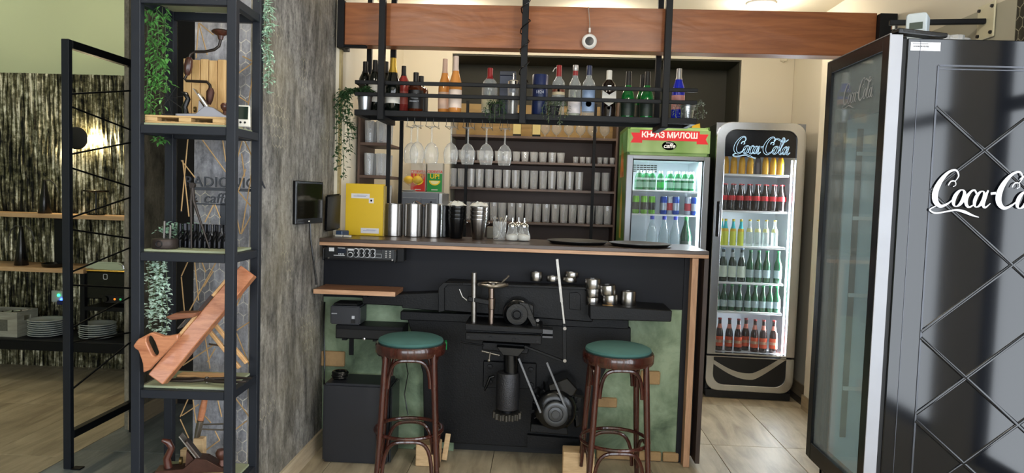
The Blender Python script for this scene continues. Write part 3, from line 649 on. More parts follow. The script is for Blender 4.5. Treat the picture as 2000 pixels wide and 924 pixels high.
# ---- stemware wires
GP = [803, 815, 843, 881, 914, 950, 986]
M_wire = P('chrome wire', '#c4c4c4', .2, 1.0)
for px in (809, 845, 883, 916, 952, 986):
    x = at(px, 250, 4.15).x; m = MB()
    for s in (-1, 1):
        m.tube([(x+s*.02, 4.05, RZ-.034), (x+s*.02, 4.05, RZ-.066), (x+s*.026, 4.06, RZ-.078), (x+s*.026, 4.24, RZ-.078), (x+s*.02, 4.25, RZ-.066), (x+s*.02, 4.25, RZ-.034)], .0018, 5)
    part('stemware_wire', m, M_wire, rk, True, world=True)
# ---- glassware
M_glass = glass('clear glass', (.97, .98, .98), .95, .95, .13)
M_tumbler = glass('clear tumbler glass', (.96, .97, .98), .95, .95, .26)
wine = MB().lathe([(.034, 0), (.033, .002), (.007, .006), (.0048, .014), (.0046, .085), (.006, .092), (.022, .102), (.036, .124), (.042, .152), (.040, .182), (.033, .212)], 22, cap=False).mesh('wine_glass', M_glass, True)
for k, px in enumerate(GP):
    Y = [4.19, 4.10, 4.13, 4.11, 4.13, 4.10, 4.14][k]; x = at(px, 280, Y).x
    g = link('wine_glass', wine, None, (x, Y, RZ-.073), (PI, 0, k*.5))
    tag(g, 'clear wine glass hanging upside down under the bottle rack, %s from the left' % ('first', 'second', 'third', 'fourth', 'fifth', 'sixth', 'last')[k], 'glass', 'wine glasses hanging under the rack')
# ================================================================== bottles
def L(prof, n=18, M=None): return MB().lathe(prof, n, M)
def band(prof, z0, z1, e=.0006, n=18):
    """ring following the bottle profile between two heights"""
    def rad(z):
        for (r0, a), (r1, b) in zip(prof, prof[1:]):
            if a <= z <= b and b > a: return r0+(r1-r0)*(z-a)/(b-a)
        return prof[-1][0]
    zs = sorted({z0, z1, *[p[1] for p in prof if z0 < p[1] < z1]})
    return MB().lathe([(rad(z)+e, z) for z in zs], n, cap=False)
PROF = {
 'wine': [(.034, 0), (.037, .004), (.037, .19), (.035, .205), (.02, .235), (.0145, .25), (.0135, .30)],
 'rose': [(.034, 0), (.036, .004), (.036, .15), (.033, .175), (.022, .215), (.0145, .25), (.0135, .315)],
 'sparkling': [(.038, 0), (.042, .005), (.042, .15), (.039, .175), (.028, .21), (.018, .25), (.016, .30)],
 'square': [(.040, 0), (.043, .005), (.043, .14), (.038, .155), (.017, .165), (.015, .175), (.015, .225)],
 'spirit': [(.033, 0), (.036, .005), (.036, .175), (.033, .195), (.018, .215), (.0145, .23), (.014, .285)],
 'vodka': [(.033, 0), (.037, .004), (.034, .17), (.031, .19), (.016, .22), (.0145, .24), (.014, .29)],
 'flask': [(.036, 0), (.044, .006), (.045, .15), (.038, .19), (.018, .212), (.015, .22), (.015, .265)],
 'herbal': [(.034, 0), (.038, .004), (.040, .09), (.036, .13), (.024, .165), (.016, .19), (.015, .26)],
 'blue': [(.034, 0), (.037, .004), (.037, .16), (.033, .185), (.02, .225), (.0145, .245), (.014, .29)],
 'beer': [(.024, 0), (.0265, .003), (.0265, .115), (.024, .135), (.014, .165), (.0115, .185), (.0115, .222)],
 'stubby': [(.024, 0), (.0265, .003), (.0265, .09), (.023, .112), (.014, .14), (.0115, .16), (.0115, .192)],
 'juice': [(.022, 0), (.025, .003), (.025, .06), (.023, .07), (.025, .08), (.021, .105), (.014, .125), (.013, .14)],
 'cola': [(.024, 0), (.0265, .004), (.0245, .03), (.026, .065), (.0285, .09), (.025, .115), (.017, .145), (.0125, .165), (.012, .195)],
 'water': [(.024, 0), (.0265, .004), (.0265, .085), (.022, .105), (.013, .125), (.0125, .14)],
 'bigwater': [(.036, 0), (.041, .006), (.041, .13), (.034, .17), (.02, .22), (.0155, .25), (.015, .28)],
}
def colm(n, c, rough=.4, **k): return P(n, c, rough, **k)
def make_bottle(kind, body, cap=None, capz=None, labels=(), label='', group=None, loc=(0, 0, 0), rz=0, name='bottle', cat='bottle', fill=None, scale=1.0, n=18):
    p = [(r*scale, z*scale) for r, z in PROF[kind]]; t = thing(name, label, cat, loc, rz, group)
    part('glass_body', L(p, n), body, t, True)
    h = p[-1][1]
    if fill: part('liquid', L([(r*.9, max(.004, z)) for r, z in p if z <= fill[0]*scale]+[(.0001, fill[0]*scale)], n), fill[1], t, True)
    if cap: part('cap', L([(r+.0012, z) for r, z in p if z > capz*scale and z < h] + [(p[-1][0]+.0012, h+.002), (.0001, h+.0025)] if False else
                 [(_rad(p, capz*scale)+.001, capz*scale)]+[(r+.001, z) for r, z in p if z > capz*scale]+[(p[-1][0], h+.003), (.0001, h+.003)], n), cap, t, True)
    for lb in labels: part('label', band(p, lb[0]*scale, lb[1]*scale, .0007, n), lb[2], t, True)
    return t
def _rad(p, z):
    for (r0, a), (r1, b) in zip(p, p[1:]):
        if a <= z <= b and b > a: return r0+(r1-r0)*(z-a)/(b-a)
    return p[-1][0]
M_dkglass = P('dark green glass', '#0a0f0b', .08, 0, .6)
M_rose = P('rose wine', '#d08a45', .1, 0, .6, .1); M_amber = P('amber whiskey', '#4a1c08', .1, 0, .6)
M_grn = P('green bottle glass', '#0c6a2c', .08, 0, .6, .25, 12); M_grnb = P('bright green bottle glass', '#1d7a45', .08, 0, .6, .25, 15)
M_bluegl = P('blue liqueur', '#1426b8', .1, 0, .6); M_brn = P('black brown liqueur', '#140a08', .1, 0, .6)
M_cola = P('cola', '#1a0b0a', .08, 0, .6); M_clearb = glass('clear bottle glass', (.93, .96, .96), .95, .6, .16)
M_red = P('red label', '#86181d', .45); M_white = P('white label', '#d9d6cd', .5); M_gold = P('gold foil', '#c8a545', .3, .7)
M_blk = P('black label', '#0e0e10', .45); M_silver = P('silver foil', '#b9bcc2', .3, .8); M_yel = P('yellow label', '#e0b020', .5)
M_pinkl = P('blush label', '#e3bfa6', .5); M_navyl = P('navy label', '#1c2748', .4)
def rackx(px, Y=4.15): return (at(px, 225, Y).x, Y, RZ+.001)
B = make_bottle
B('wine', M_dkglass, M_blk, .235, [(.06, .16, M_white)], 'dark wine bottle with white label behind the metal plant bucket', loc=rackx(731, 4.18), name='wine_bottle')
B('wine', M_dkglass, M_blk, .235, [(.05, .14, P('terracotta label', '#8a4a35', .5))], 'dark wine bottle with terracotta label right of the metal plant bucket', loc=rackx(712, 4.235), name='wine_bottle')
B('wine', M_dkglass, M_blk, .235, [], 'plain dark bottle half hidden behind the left rack post', loc=rackx(752, 4.22), name='wine_bottle')
b = B('sparkling', M_dkglass, M_gold, .22, [(.045, .085, M_white)], 'dark sparkling wine bottle with gold foil neck', loc=rackx(766, 4.10), name='sparkling_bottle')
B('wine', P('red rose wine', '#9c3a35', .12), M_blk, .24, [(.06, .14, P('red pink label', '#b05a50', .5))], 'red rose bottle with black cap behind the whiskey bottle', loc=rackx(787, 4.21), name='wine_bottle', scale=.92)
b = B('square', M_amber, M_blk, .165, [(.02, .125, M_blk)], 'square whiskey bottle with black label and white lettering', loc=rackx(811, 4.12), name='whiskey_bottle')
for s, z, sz in (('WHISKEY', .06, .013), ('Tennessee', .078, .010), ('No. 7', .10, .013)):
    part('lettering', text_mb(s, sz), M_print, b, loc=(0, -.0445, z))
B('square', M_amber, M_blk, .165, [(.02, .125, M_blk)], 'second whiskey bottle with black cap behind the square one', loc=rackx(821, 4.24), name='whiskey_bottle')
B('rose', M_rose, P('blush foil', '#c0a08c', .4), .235, [(.03, .125, M_pinkl)], 'rose wine bottle with blush foil, left of the pair', loc=rackx(867, 4.17), name='wine_bottle')
B('rose', M_rose, P('grey pink foil', '#cbb5a8', .4), .235, [(.03, .13, P('pale pink label', '#ecd6c6', .5))], 'rose wine bottle with pale label, right of the pair', loc=rackx(888, 4.11), name='wine_bottle', scale=1.02)
B('flask', M_clearb, M_red, .205, [(.03, .10, P('cream label', '#c9c2a0', .5))], 'clear round shouldered bottle with red cap behind the small dark plant', loc=rackx(955, 4.15), name='spirit_bottle', fill=(.14, P('clear spirit', '#b6b8a0', .2)))
bx_ = thing('gift_box', 'dark blue patterned gift box left of the middle rack post', 'box', rackx(990, 4.22))
part('carton', MB().box(-.046, .046, -.035, .035, 0, .235), P('blue patterned carton', '#1f2a44', .4, var=.7, vs=18), bx_, bev=.002)
part('lid', MB().box(-.047, .047, -.036, .036, .2355, .26), P('dark carton lid', '#161d30', .4), bx_, bev=.002)
b = thing('cocktail_shaker', 'glass shaker with steel sleeve beside the middle rack post', 'shaker', rackx(1001, 4.08))
part('glass_body', L([(.026, 0), (.029, .004), (.032, .16), (.032, .165)]), M_glass, b, True)
part('sleeve', L([(.022, .004), (.025, .12), (.0001, .12)]), M_steel, b, True)
part('lid', L([(.032, .1655), (.032, .185), (.02, .192), (.006, .194), (.004, .23), (.0001, .232)]), M_chrome, b, True)
bx_ = thing('gift_tin', 'tall navy gift tin with silver emblem right of the middle rack post', 'tin', rackx(1053, 4.16))
part('tin', L([(.044, 0), (.0455, .002), (.0455, .235), (.043, .238), (.0001, .238)], 28), P('navy tin', '#1c2a55', .35), bx_, True)
part('stripe', L([(.0458, .095), (.0458, .103)], 28), M_red, bx_, True)
part('lettering', text_mb('1824', .024), P('silver print', '#c4c8d4', .4), bx_, loc=(0, -.0465, .135))
part('emblem', MB().prism([(-.016, 0), (-.011, .008), (-.006, .003), (0, .014), (.006, .003), (.011, .008), (.016, 0)], -.0468, -.046), P('silver print', '#c4c8d4', .4), bx_, loc=(0, 0, .155))
b = B('spirit', M_clearb, M_red, .225, [(.12, .165, P('cream red label', '#d8c6a0', .5)), (.135, .15, M_red)], 'clear bottle with red foil cap and pull strip', loc=rackx(1089, 4.12), name='spirit_bottle')
part('pull_strip', MB().tube([(-.012, -.005, .275), (-.025, -.01, .27), (-.035, -.012, .25)], .0022, 5), M_white, b, True)
B('vodka', M_clearb, M_silver, .265, [(.02, .10, P('white berry label', '#d9d2d2', .5, var=.35, vs=40)), (.235, .26, M_red)], 'clear bottle with red striped neck and white label', loc=rackx(1121, 4.13), name='vodka_bottle', fill=(.15, P('clear spirit', '#b6b8a0', .2)))
b = B('spirit', M_clearb, M_navyl, .235, [(.03, .15, P('blue silver label', '#8da3c4', .45, var=.3, vs=30))], 'clear bottle with navy cap and blue silver label', loc=rackx(1148, 4.11), name='vodka_bottle')
part('label_patch', MB().lathe([(.0001, 0), (.016, 0)], 18, T(0, -.0372, .07) @ AX['y']), M_navyl, b)
b = B('flask', M_brn, M_white, .215, [], 'dark flat shouldered liqueur bottle with white cap and chevron label', loc=rackx(1187, 4.13), name='liqueur_bottle')
part('label', MB().add([(-.038, 0, .15), (0, 0, .125), (.038, 0, .15), (.04, 0, .09), (0, 0, .062), (-.04, 0, .09)], [(0, 1, 4, 5), (1, 2, 3, 4)], T(0, -.046, 0)), M_white, b)
part('seal', MB().lathe([(.0001, 0), (.009, 0)], 14, T(0, -.0465, .052) @ AX['y']), M_red, b)
part('crest', MB().box(-.01, .01, -.0468, -.046, .15, .178), M_silver, b)
for px, Y, lab in ((1225, 4.12, 'green herbal liqueur bottle, left of the three'), (1262, 4.11, 'green herbal liqueur bottle nearest the right rack post'), (1253, 4.21, 'green herbal liqueur bottle standing behind its twin')):
    B('herbal', M_grn, M_blk, .185, [(.012, .085, P('dark green label', '#10231a', .5, var=.5, vs=40))], lab, loc=rackx(px, Y), name='liqueur_bottle')
B('blue', M_bluegl, M_silver, .23, [(.06, .14, P('red white label', '#c98a86', .5, var=.4, vs=30))], 'blue liqueur bottle with silver foil beside the right rack post', loc=rackx(1323, 4.16), name='liqueur_bottle')
# ================================================================== plants
def foliage(paths, n, size, spread, seed, drop=.3, narrow=.5):
    rs = random.Random(seed); m = MB()
    for pth in paths:
        pth = [Vector(p) for p in pth]
        for k in range(n):
            s = rs.random()*(len(pth)-1); i = min(int(s), len(pth)-2); p = pth[i].lerp(pth[i+1], s-i)
            a = rs.random()*2*PI; d = Vector((math.cos(a), math.sin(a), rs.uniform(-.8, .5)-drop)).normalized()
            p = p+Vector((rs.gauss(0, spread), rs.gauss(0, spread), rs.gauss(0, spread*.5)))
            L_ = size*rs.uniform(.7, 1.3); w = L_*narrow; side = d.cross(Vector((0, 0, 1))).normalized()*w/2; up = side.cross(d).normalized()*w*.25
            m.add([p, p+d*L_*.45+side+up, p+d*L_, p+d*L_*.45-side+up, p+d*L_*.5], [(0, 1, 4), (1, 2, 4), (2, 3, 4), (3, 0, 4)])
    return m
def stems(paths, r=.0015):
    m = MB()
    for p in paths: m.tube(p, r, 5)
    return m
M_ivy = P('dark ivy leaf', '#2c4a2a', .5, var=.4, vs=60); M_leaf = P('fresh green leaf', '#5f9e50', .45, var=.45, vs=60)
M_euc = P('pale eucalyptus leaf', '#aecdb6', .6, var=.2, vs=60); M_greyleaf = P('grey green leaf', '#5d6b55', .6, var=.3, vs=60)
M_mint = P('mint succulent leaf', '#b4d6c2', .6, var=.2, vs=60); M_stem = P('plant stem', '#4a5a3a', .7)
M_zinc = P('zinc bucket', '#b4b8bc', .3, .9, var=.15, vs=12)
def plant(name, label, cat, loc, paths, mleaf, n, size, spread, seed, pot=None, drop=.3, narrow=.5):
    t = thing(name, label, cat, loc)
    f = part('foliage', foliage(paths, n, size, spread, seed, drop, narrow), mleaf, t); f['kind'] = 'stuff'
    part('stems', stems(paths), M_stem, t, True)
    if pot:
        r0, r1, h, mt = pot
        part('pot', MB().lathe([(r0, 0), (r0+(r1-r0)*.1, .004), (r1, h-.006), (r1+.004, h-.004), (r1+.004, h), (r1-.003, h), (r1-.006, h-.02), (.0001, h-.02)], 22), mt, t, True)
    return t
px0 = rackx(712, 4.09)
rs = random.Random(5); ivp = []
for k in range(7):
    x = -.06-.012*k; ln = [.10, .16, .24, .32, .40, .34, .27][k]
    ivp.append([(-.02+.008*k, -.01, .085), (x*.6-.02, -.03, .12), (x-.02, -.05, .06), (x-.01+rs.uniform(-.02, .02), -.06, -.08), (x+rs.uniform(-.025, .03), -.06, -ln)])
ivp += [[(0, 0, .08), (.02, -.02, .115), (.05, -.03, .10)], [(0, 0, .08), (-.05, .02, .13), (-.1, 0, .1)], [(0, 0, .08), (0.0, -.03, .13), (.03, -.04, .12)]]
plant('trailing_ivy', 'dark trailing ivy in a zinc bucket at the rack\'s left end', 'plant', px0, ivp, M_ivy, 75, .026, .010, 11, (.033, .042, .085, M_zinc), .5, .6)
plant('trailing_plant', 'small dark trailing plant on the rack left of the shaker', 'plant', rackx(967, 4.06), [[(0, 0, .05), (-.03+.02*k, -.02, .075), (-.05+.025*k, -.04, .03), (-.05+.026*k, -.045, -.02-.015*(k % 3))] for k in range(5)], M_ivy, 50, .018, .008, 12, (.03, .036, .05, M_blackm), .4, .4)
plant('trailing_plant', 'small grey green trailing plant on the rack below the red capped bottle', 'plant', rackx(1080, 4.06), [[(0, 0, .05), (-.04+.025*k, -.02, .08), (-.06+.035*k, -.04, .03), (-.055+.03*k, -.05, -.02-.03*(k % 2))] for k in range(5)], M_greyleaf, 45, .018, .008, 13, (.03, .036, .05, M_blackm), .4, .4)
plant('silver_plant', 'silvery leaved plant in a zinc bucket at the rack\'s right end', 'plant', rackx(1342, 4.08), [[(0, 0, .06), (-.05+.022*k, -.02+.01*(k % 3), .10), (-.07+.03*k, -.03, .06+.02*(k % 2)), (-.07+.03*k, -.04, -.0)] for k in range(6)], P('silver leaf', '#8d9a90', .5, var=.3, vs=50), 50, .016, .008, 14, (.030, .040, .075, M_zinc), .2, .45)
# ================================================================== back shelf with glasses, in the wall niche
M_brown = P('dark brown laminate', '#5a453b', .5, var=.1); M_shelf = wood('brown shelf board', '#4a3a31', '#6d584a', 'x', 1.2, .4)
SY = 6.03; SX0, SX1 = at(872, 350, SY).x, .605
SZ = [at(1029, y, SY).z for y in (266, 316, 369, 434)]
bs = thing('glass_shelf', 'wide dark brown wall shelf full of glasses behind the bar', 'shelf', ((SX0+SX1)/2, 6.2, .9))
part('back_panel', MB().box(SX0, SX1, 6.375, 6.395, .9, SZ[0]), M_brown, bs, world=True)
part('back_panel_warm_light', MB().box(SX0, SX1, 6.375, 6.395, SZ[0]+.0005, SZ[0]+.30), wood('oak panel with warm light', '#8a6c3e', '#b59458', 'x', 1.2, .5), bs, world=True)  # light wood backing; warm light of the top compartment put into its colour
for z in SZ: part('shelf_board', MB().box(SX0+.016, SX1-.016, SY, 6.3745, z-.02, z), M_shelf, bs, bev=.001, world=True)
for x in (SX0, SX1-.016): part('side_panel', MB().box(x, x+.016, SY, 6.3745, .9, SZ[0]+.30 if x > 0 else SZ[0]), M_brown, bs, bev=.001, world=True)
for px in (910, 1158): x = at(px, 350, SY).x; part('front_post', MB().box(x-.012, x+.012, SY-.02, SY-.001, .9, SZ[0]+.28), M_black, bs, bev=.001, world=True)
tumbler = MB().lathe([(.026, 0), (.029, .002), (.030, .012), (.032, .06), (.0345, .155), (.0335, .155), (.031, .06), (.028, .016), (.0001, .014)], 11, cap=False).mesh('tumbler', M_tumbler)
short = MB().lathe([(.026, 0), (.028, .002), (.034, .085), (.033, .085), (.027, .014), (.0001, .012)], 11, cap=False).mesh('short_glass', M_tumbler)
shot = MB().lathe([(.017, 0), (.019, .002), (.023, .055), (.022, .055), (.018, .012), (.0001, .010)], 14, cap=False).mesh('shot_glass', M_tumbler, True)
snif = MB().lathe([(.030, 0), (.029, .002), (.005, .006), (.0045, .02), (.02, .03), (.04, .055), (.043, .075), (.036, .11), (.03, .125)], 18, cap=False).mesh('snifter', M_glass, True)
def row(me, z, x0, x1, dx, ys, name, lab, grp, rs=random.Random(2), flip=False):
    for Y in ys:
        x = x0
        while x <= x1:
            g = link(name, me, None, (x+rs.uniform(-.003, .003), Y+rs.uniform(-.006, .006), z+.0008), (0, 0, rs.random()*6))
            tag(g, lab, 'glass', grp); x += dx
X_ = lambda px: at(px, 380, 6.1).x
row(snif, SZ[0], X_(1060), X_(1182), .10, (6.10,), 'snifter', 'round brandy snifter on the honey lit top back shelf', 'snifters on the top back shelf')
row(short, SZ[1], X_(884), X_(1108), .076, (6.09, 6.18), 'short_glass', 'short water glass on the second back shelf', 'short glasses on the second back shelf')
row(shot, SZ[1], X_(1122), X_(1150), .054, (6.08,), 'shot_glass', 'small shot glass left of the right shelf post', 'shot glasses left of the right post')
row(shot, SZ[1], X_(1168), X_(1198), .054, (6.08,), 'shot_glass', 'small shot glass right of the right shelf post', 'shot glasses right of the right post')
row(tumbler, SZ[2], X_(884), X_(1146), .0765, (6.09, 6.18), 'tumbler', 'tall clear tumbler on the third back shelf', 'tumblers on the third back shelf')
row(tumbler, SZ[2], X_(1164), X_(1182), .0765, (6.09,), 'tumbler', 'tall clear tumbler on the third back shelf, right of the post', 'tumblers right of the post on the third shelf')
row(tumbler, SZ[3], X_(880), X_(1196), .0745, (6.09, 6.18), 'tumbler', 'tall clear tumbler on the lowest visible back shelf', 'tumblers on the lowest back shelf')
for px, lab in ((1010, 'small bottle with gold label on the top back shelf, left one'), (1048, 'small bottle with gold label on the top back shelf, right one')):
    t = thing('gold_label_bottle', lab, 'bottle', (at(px, 250, 6.1).x, 6.12, SZ[0]+.0008), group='gold label bottles')
    part('glass_body', MB().box(-.035, .035, -.03, .03, 0, .13).lathe([(.018, .13), (.014, .16), (.014, .2)], 12), M_dkglass, t, bev=.004)
    part('label', MB().box(-.033, .033, -.0315, -.0303, .02, .105), P('pale gold label', '#d9c684', .45), t)
# ================================================================== narrow side shelf at the left wall behind the bar
UX0, UX1, UY0, UY1 = -1.17, -1.0, 4.52, 4.92
us = thing('corner_shelf', 'narrow dark brown shelf with tall glasses at the left behind the bar', 'shelf', (-1.08, 4.7, 0))
UZ = [at(720, y, UY0).z for y in (278, 342)]; UZ.append(UZ[1]-.20)
for z in UZ: part('shelf_board', MB().box(UX0, UX1, UY0, UY1, z-.018, z), M_brown, us, bev=.001, world=True)
part('side_panel', MB().box(UX0-.016, UX0-.0005, UY0, UY1, 0.002, UZ[0]+.16), M_brown, us, bev=.001, world=True)
for y in (UY0-.012, UY1-.012): part('post', MB().box(UX1+.0005, UX1+.024, y, y+.024, 0.002, UZ[0]+.19), M_black, us, bev=.001, world=True)
part('top_board', MB().box(UX0-.016, UX1+.024, UY0, UY1, UZ[0]+.1905, UZ[0]+.207), M_brown, us, world=True)
tall = MB().lathe([(.024, 0), (.026, .002), (.031, .14), (.030, .14), (.024, .014), (.0001, .012)], 14, cap=False).mesh('highball_glass', M_tumbler)
for k, z in enumerate(UZ):
    for x in (-1.125, -1.05):
        for y in (4.57, 4.645, 4.72, 4.795):
            tag(link('highball_glass', tall, None, (x, y, z+.0008)), 'tall highball glass on the narrow corner shelf, %s board' % ('top', 'middle', 'lowest')[k], 'glass', 'highball glasses on the corner shelf, board %s' % 'abc'[k])
# ================================================================== back counter, drinks machine, cartons
bc = thing('back_counter', 'low dark counter along the back wall behind the bar', 'counter', (-.3, 5.7, 0))
part('cabinet', MB().box(-1.18, .60, 5.42, 5.97, .002, .86), M_brown, bc, bev=.002, world=True)
part('top', MB().box(-1.19, .605, 5.40, 5.975, .8605, .9), M_walnut, bc, bev=.002, world=True)
MY = 5.50; a = at(777, 376, MY); b = at(856, 376, MY); mz = at(815, 375, MY).z
gmch = thing('drinks_machine', 'grey blue drinks machine on the back counter below the juice cartons', 'machine', ((a.x+b.x)/2, MY+.15, .9))
M_gb = P('grey blue housing', '#7d8796', .4)
part('housing', MB().box(a.x, b.x, MY, 5.90, .901, mz), M_gb, gmch, bev=.004, world=True)
part('side_column', MB().box(b.x+.001, b.x+.03, MY+.02, 5.90, .901, mz-.005), P('pale column', '#c8ccd0', .3, .5), gmch, bev=.004, world=True)
xk = a.x+.58*(b.x-a.x)
part('front_door', MB().box(xk, b.x-.015, MY-.008, MY-.0005, mz-.20, mz-.045), P('grey door', '#6d7788', .4), gmch, bev=.003, world=True)
part('control_panel', MB().box(a.x+.01, xk-.006, MY-.006, MY-.0005, mz-.20, mz-.045), P('grey door', '#6d7788', .4), gmch, bev=.003, world=True)
part('knob', MB().lathe([(.007, 0), (.007, .012), (.0001, .012)], 12, T(xk+.08, MY-.008, mz-.075) @ AX['y'].inverted()), M_blackm, gmch, True, world=True)
part('spout', MB().tube([(a.x+.12, MY-.03, mz-.16), (a.x+.13, MY-.03, mz-.08), (a.x+.15, MY-.03, mz-.07), (a.x+.24, MY-.03, mz-.12)], .006, 8), M_chrome, gmch, True, world=True)
def lemon(loc, lab):
    t = thing('lemon', lab, 'lemon', loc, group='lemons in the big glass')
    part('fruit', MB().lathe([(.0001, -.042), (.008, -.038), (.022, -.028), (.031, -.01), (.032, .008), (.024, .026), (.009, .037), (.0001, .042)], 14, AX['x']), P('lemon peel', '#e8c21c', .4, bump=.2, bs=200), t, True)
    part('stem_end', MB().sphere((.042, 0, 0), .004, 8, 6), P('lemon stem', '#a08a2c', .6), t, True)
gx = at(802, 340, 5.52).x; 
bgz = mz+.001
balloon = MB().lathe([(.05, 0), (.048, .003), (.01, .01), (.009, .04), (.03, .05), (.075, .08), (.098, .13), (.1, .16), (.088, .21), (.072, .255)], 26, cap=False)
one('balloon_glass', 'huge balloon glass holding two lemons on the drinks machine', 'glass', balloon, glass('thin balloon glass', (.98, .98, .98), .95, .6, .02), True, loc=(gx, 5.60, bgz))
lemon((gx-.03, 5.60, bgz+.092), 'lemon lying left in the balloon glass'); lemon((gx+.043, 5.585, bgz+.094), 'lemon lying right in the balloon glass')
one('saucer', 'white saucer left of the balloon glass', 'saucer', MB().lathe([(.03, 0), (.05, .006), (.062, .012), (.060, .014), (.03, .005), (.0001, .004)], 22), M_white, True, loc=(a.x+.065, MY+.07, bgz))
def carton(px0, px1, c, lab, tcol):
    Y = 5.68; a = at(px0, 372, Y); b = at(px1, 372, Y); zt = at(px0, 318, Y).z; w = b.x-a.x; h = zt-bgz
    t = thing('juice_carton', lab, 'carton', ((a.x+b.x)/2, Y+.05, bgz), group='juice powder cartons')
    part('box', MB().box(-w/2+.002, w/2-.002, -.05, .05, 0, h), P('grey top carton', '#c2c0b8', .5), t, bev=.001)
    part('front_print', MB().box(-w/2+.004, w/2-.004, -.0512, -.0503, .004, h*.64), c, t)
    part('brand_lettering', text_mb('CEDEVITA', w*.21, bold=.0008), P('red carton print', '#d5442f', .5), t, loc=(0, -.0522, h*.70))
    part('lettering', text_mb('UP!', w*.42, bold=.001), P('yellow carton print', '#f2d020', .5), t, loc=(0, -.0522, h*.54))
    part('lemon_print', MB().add([(.36*w*math.cos(PI+PI*k/14), 0, .30*w*math.sin(PI+PI*k/14)) for k in range(15)], [list(range(15))], T(0, -.0524, h*.40)), P('yellow carton print', '#f2d020', .5), t)
    part('lemon_pulp_print', MB().add([(.27*w*math.cos(PI+PI*k/14), 0, .2*w*math.sin(PI+PI*k/14)) for k in range(15)], [list(range(15))], T(0, -.0527, h*.385)), P('pale lemon print', '#f6eeb0', .5), t)
    part('small_print', MB().box(-w*.2, w*.2, -.0523, -.052, h*.07, h*.10), M_white, t)
carton(801, 831, P('red carton', '#c8281e', .45), 'red juice powder carton behind the balloon glass', None)
carton(833, 864, P('green carton', '#128a35', .45), 'green juice powder carton right of the red one', None)
# ================================================================== things on the bar
ct = thing('pos_display', 'black tilted customer display on the bar beside the yellow box', 'display', (-1.162, 4.02, BT), R(73))
a = at(630, 381, 4.10); b = at(676, 447, 4.10); w = .145; h = .205
part('screen', MB().box(-w/2, w/2, -.008, .008, 0, h), P('black screen', '#08090b', .2), ct, bev=.008, loc=(-.035, .012, .036), rot=(R(4), R(-4), 0), seg=2)
part('stand', MB().box(-.0, .075, -.03, .012, .001, .035), P('blue grey stand', '#31435f', .4), ct, bev=.004)
for x in (-.02, -.075): part('foot', MB().box(-.022, -.004, x-.022, x+.022, .001, .012), M_white, ct, bev=.002)
yb = thing('yellow_file_box', 'bright yellow upright file box with white label strips on the bar', 'box', (at(712, 460, 4.2).x, 4.2, BT))
a = at(676, 358, 4.2); b = at(747, 461, 4.2); w = b.x-a.x; h = a.z-BT
part('box', MB().box(-w/2, w/2, -.02, .035, .001, h), P('yellow card', '#d9b51c', .45, var=.04), yb, bev=.002)
part('side_edge', MB().box(w/2+.0005, w/2+.008, -.016, .035, .001, h-.01), wood('box edge', '#7a6a3a', '#a8924c', 'z', 2), yb)
for k, (u0, v0, u1, v1) in enumerate(((.15, .19, .64, .28), (.62, .27, .75, .37), (.42, .85, .90, .95))):
    o = part('label_strip', MB().box(-w/2+u0*w, -w/2+u1*w, -.0212, -.0203, h-v1*h, h-v0*h), P('label paper', '#dcdbe0', .6), yb)
    if k != 1: part('handwriting', MB().box(-w/2+(u0+.06)*w, -w/2+(u1-.1)*w, -.0216, -.0213, h-(v0+.055)*h, h-(v0+.045)*h).box(-w/2+(u0+.15)*w, -w/2+(u1-.06)*w, -.0216, -.0213, h-(v0+.035)*h, h-(v0+.028)*h), P('pale ink', '#9098b8', .6), o)
    else: part('stamp', MB().lathe([(.0001, 0), (.006, 0)], 12, T(-w/2+.685*w, -.0216, h-.32*h) @ AX['y']), M_blk, o)
for k, px in enumerate((768, 807, 846)):
    Y = 4.25; x = at(px, 462, Y).x; z1 = at(px, 398, Y).z-BT
    one('steel_canister', 'brushed steel cylinder cooler on the bar, %s' % ('next to the yellow box', 'middle one of three', 'nearest the black cups')[k], 'canister',
        MB().lathe([(.052, 0), (.055, .003), (.055, z1-.002), (.053, z1), (.051, z1), (.051, .008), (.0001, .006)], 32, cap=False), M_steel, True, loc=(x, Y, BT+.0008), group='steel wine coolers on the bar')
one('black_canister', 'black cylinder cooler behind the third steel cylinder', 'canister', MB().lathe([(.052, 0), (.055, .003), (.055, .188), (.053, .19), (.051, .19), (.051, .008), (.0001, .006)], 30, cap=False), M_castg, True, loc=(at(866, 462, 4.33).x, 4.335, BT+.0008))
cup = [(.034, 0), (.036, .002), (.050, .115), (.053, .116), (.053, .121), (.048, .121), (.034, .006), (.0001, .005)]
def cups(px, mt, lab, grp):
    x = at(px, 466, 4.22).x
    for k in range(4):
        t = thing('bucket', lab % ('lowest', 'second', 'third', 'topmost')[k], 'bucket', (x+.001*k, 4.22, BT+.0008+k*.0225), .9*k, grp)
        part('shell', MB().lathe(cup, 26, cap=False), mt, t, True)
        part('ring_handle', MB().tube([(.051+.012*math.sin(q*.5), .004*math.cos(q), .108-.022*(1-math.cos(q*.5))*.5) for q in range(13)], .0018, 6), M_chrome, t, True)
cups(891, M_castg, 'black metal bucket in the nested stack, %s', 'nested black buckets'); cups(934, M_steel, 'steel bucket in the nested stack, %s', 'nested steel buckets')
M_wrap = P('crumpled white plastic', '#d5d6d0', .4, var=.1, vs=20)
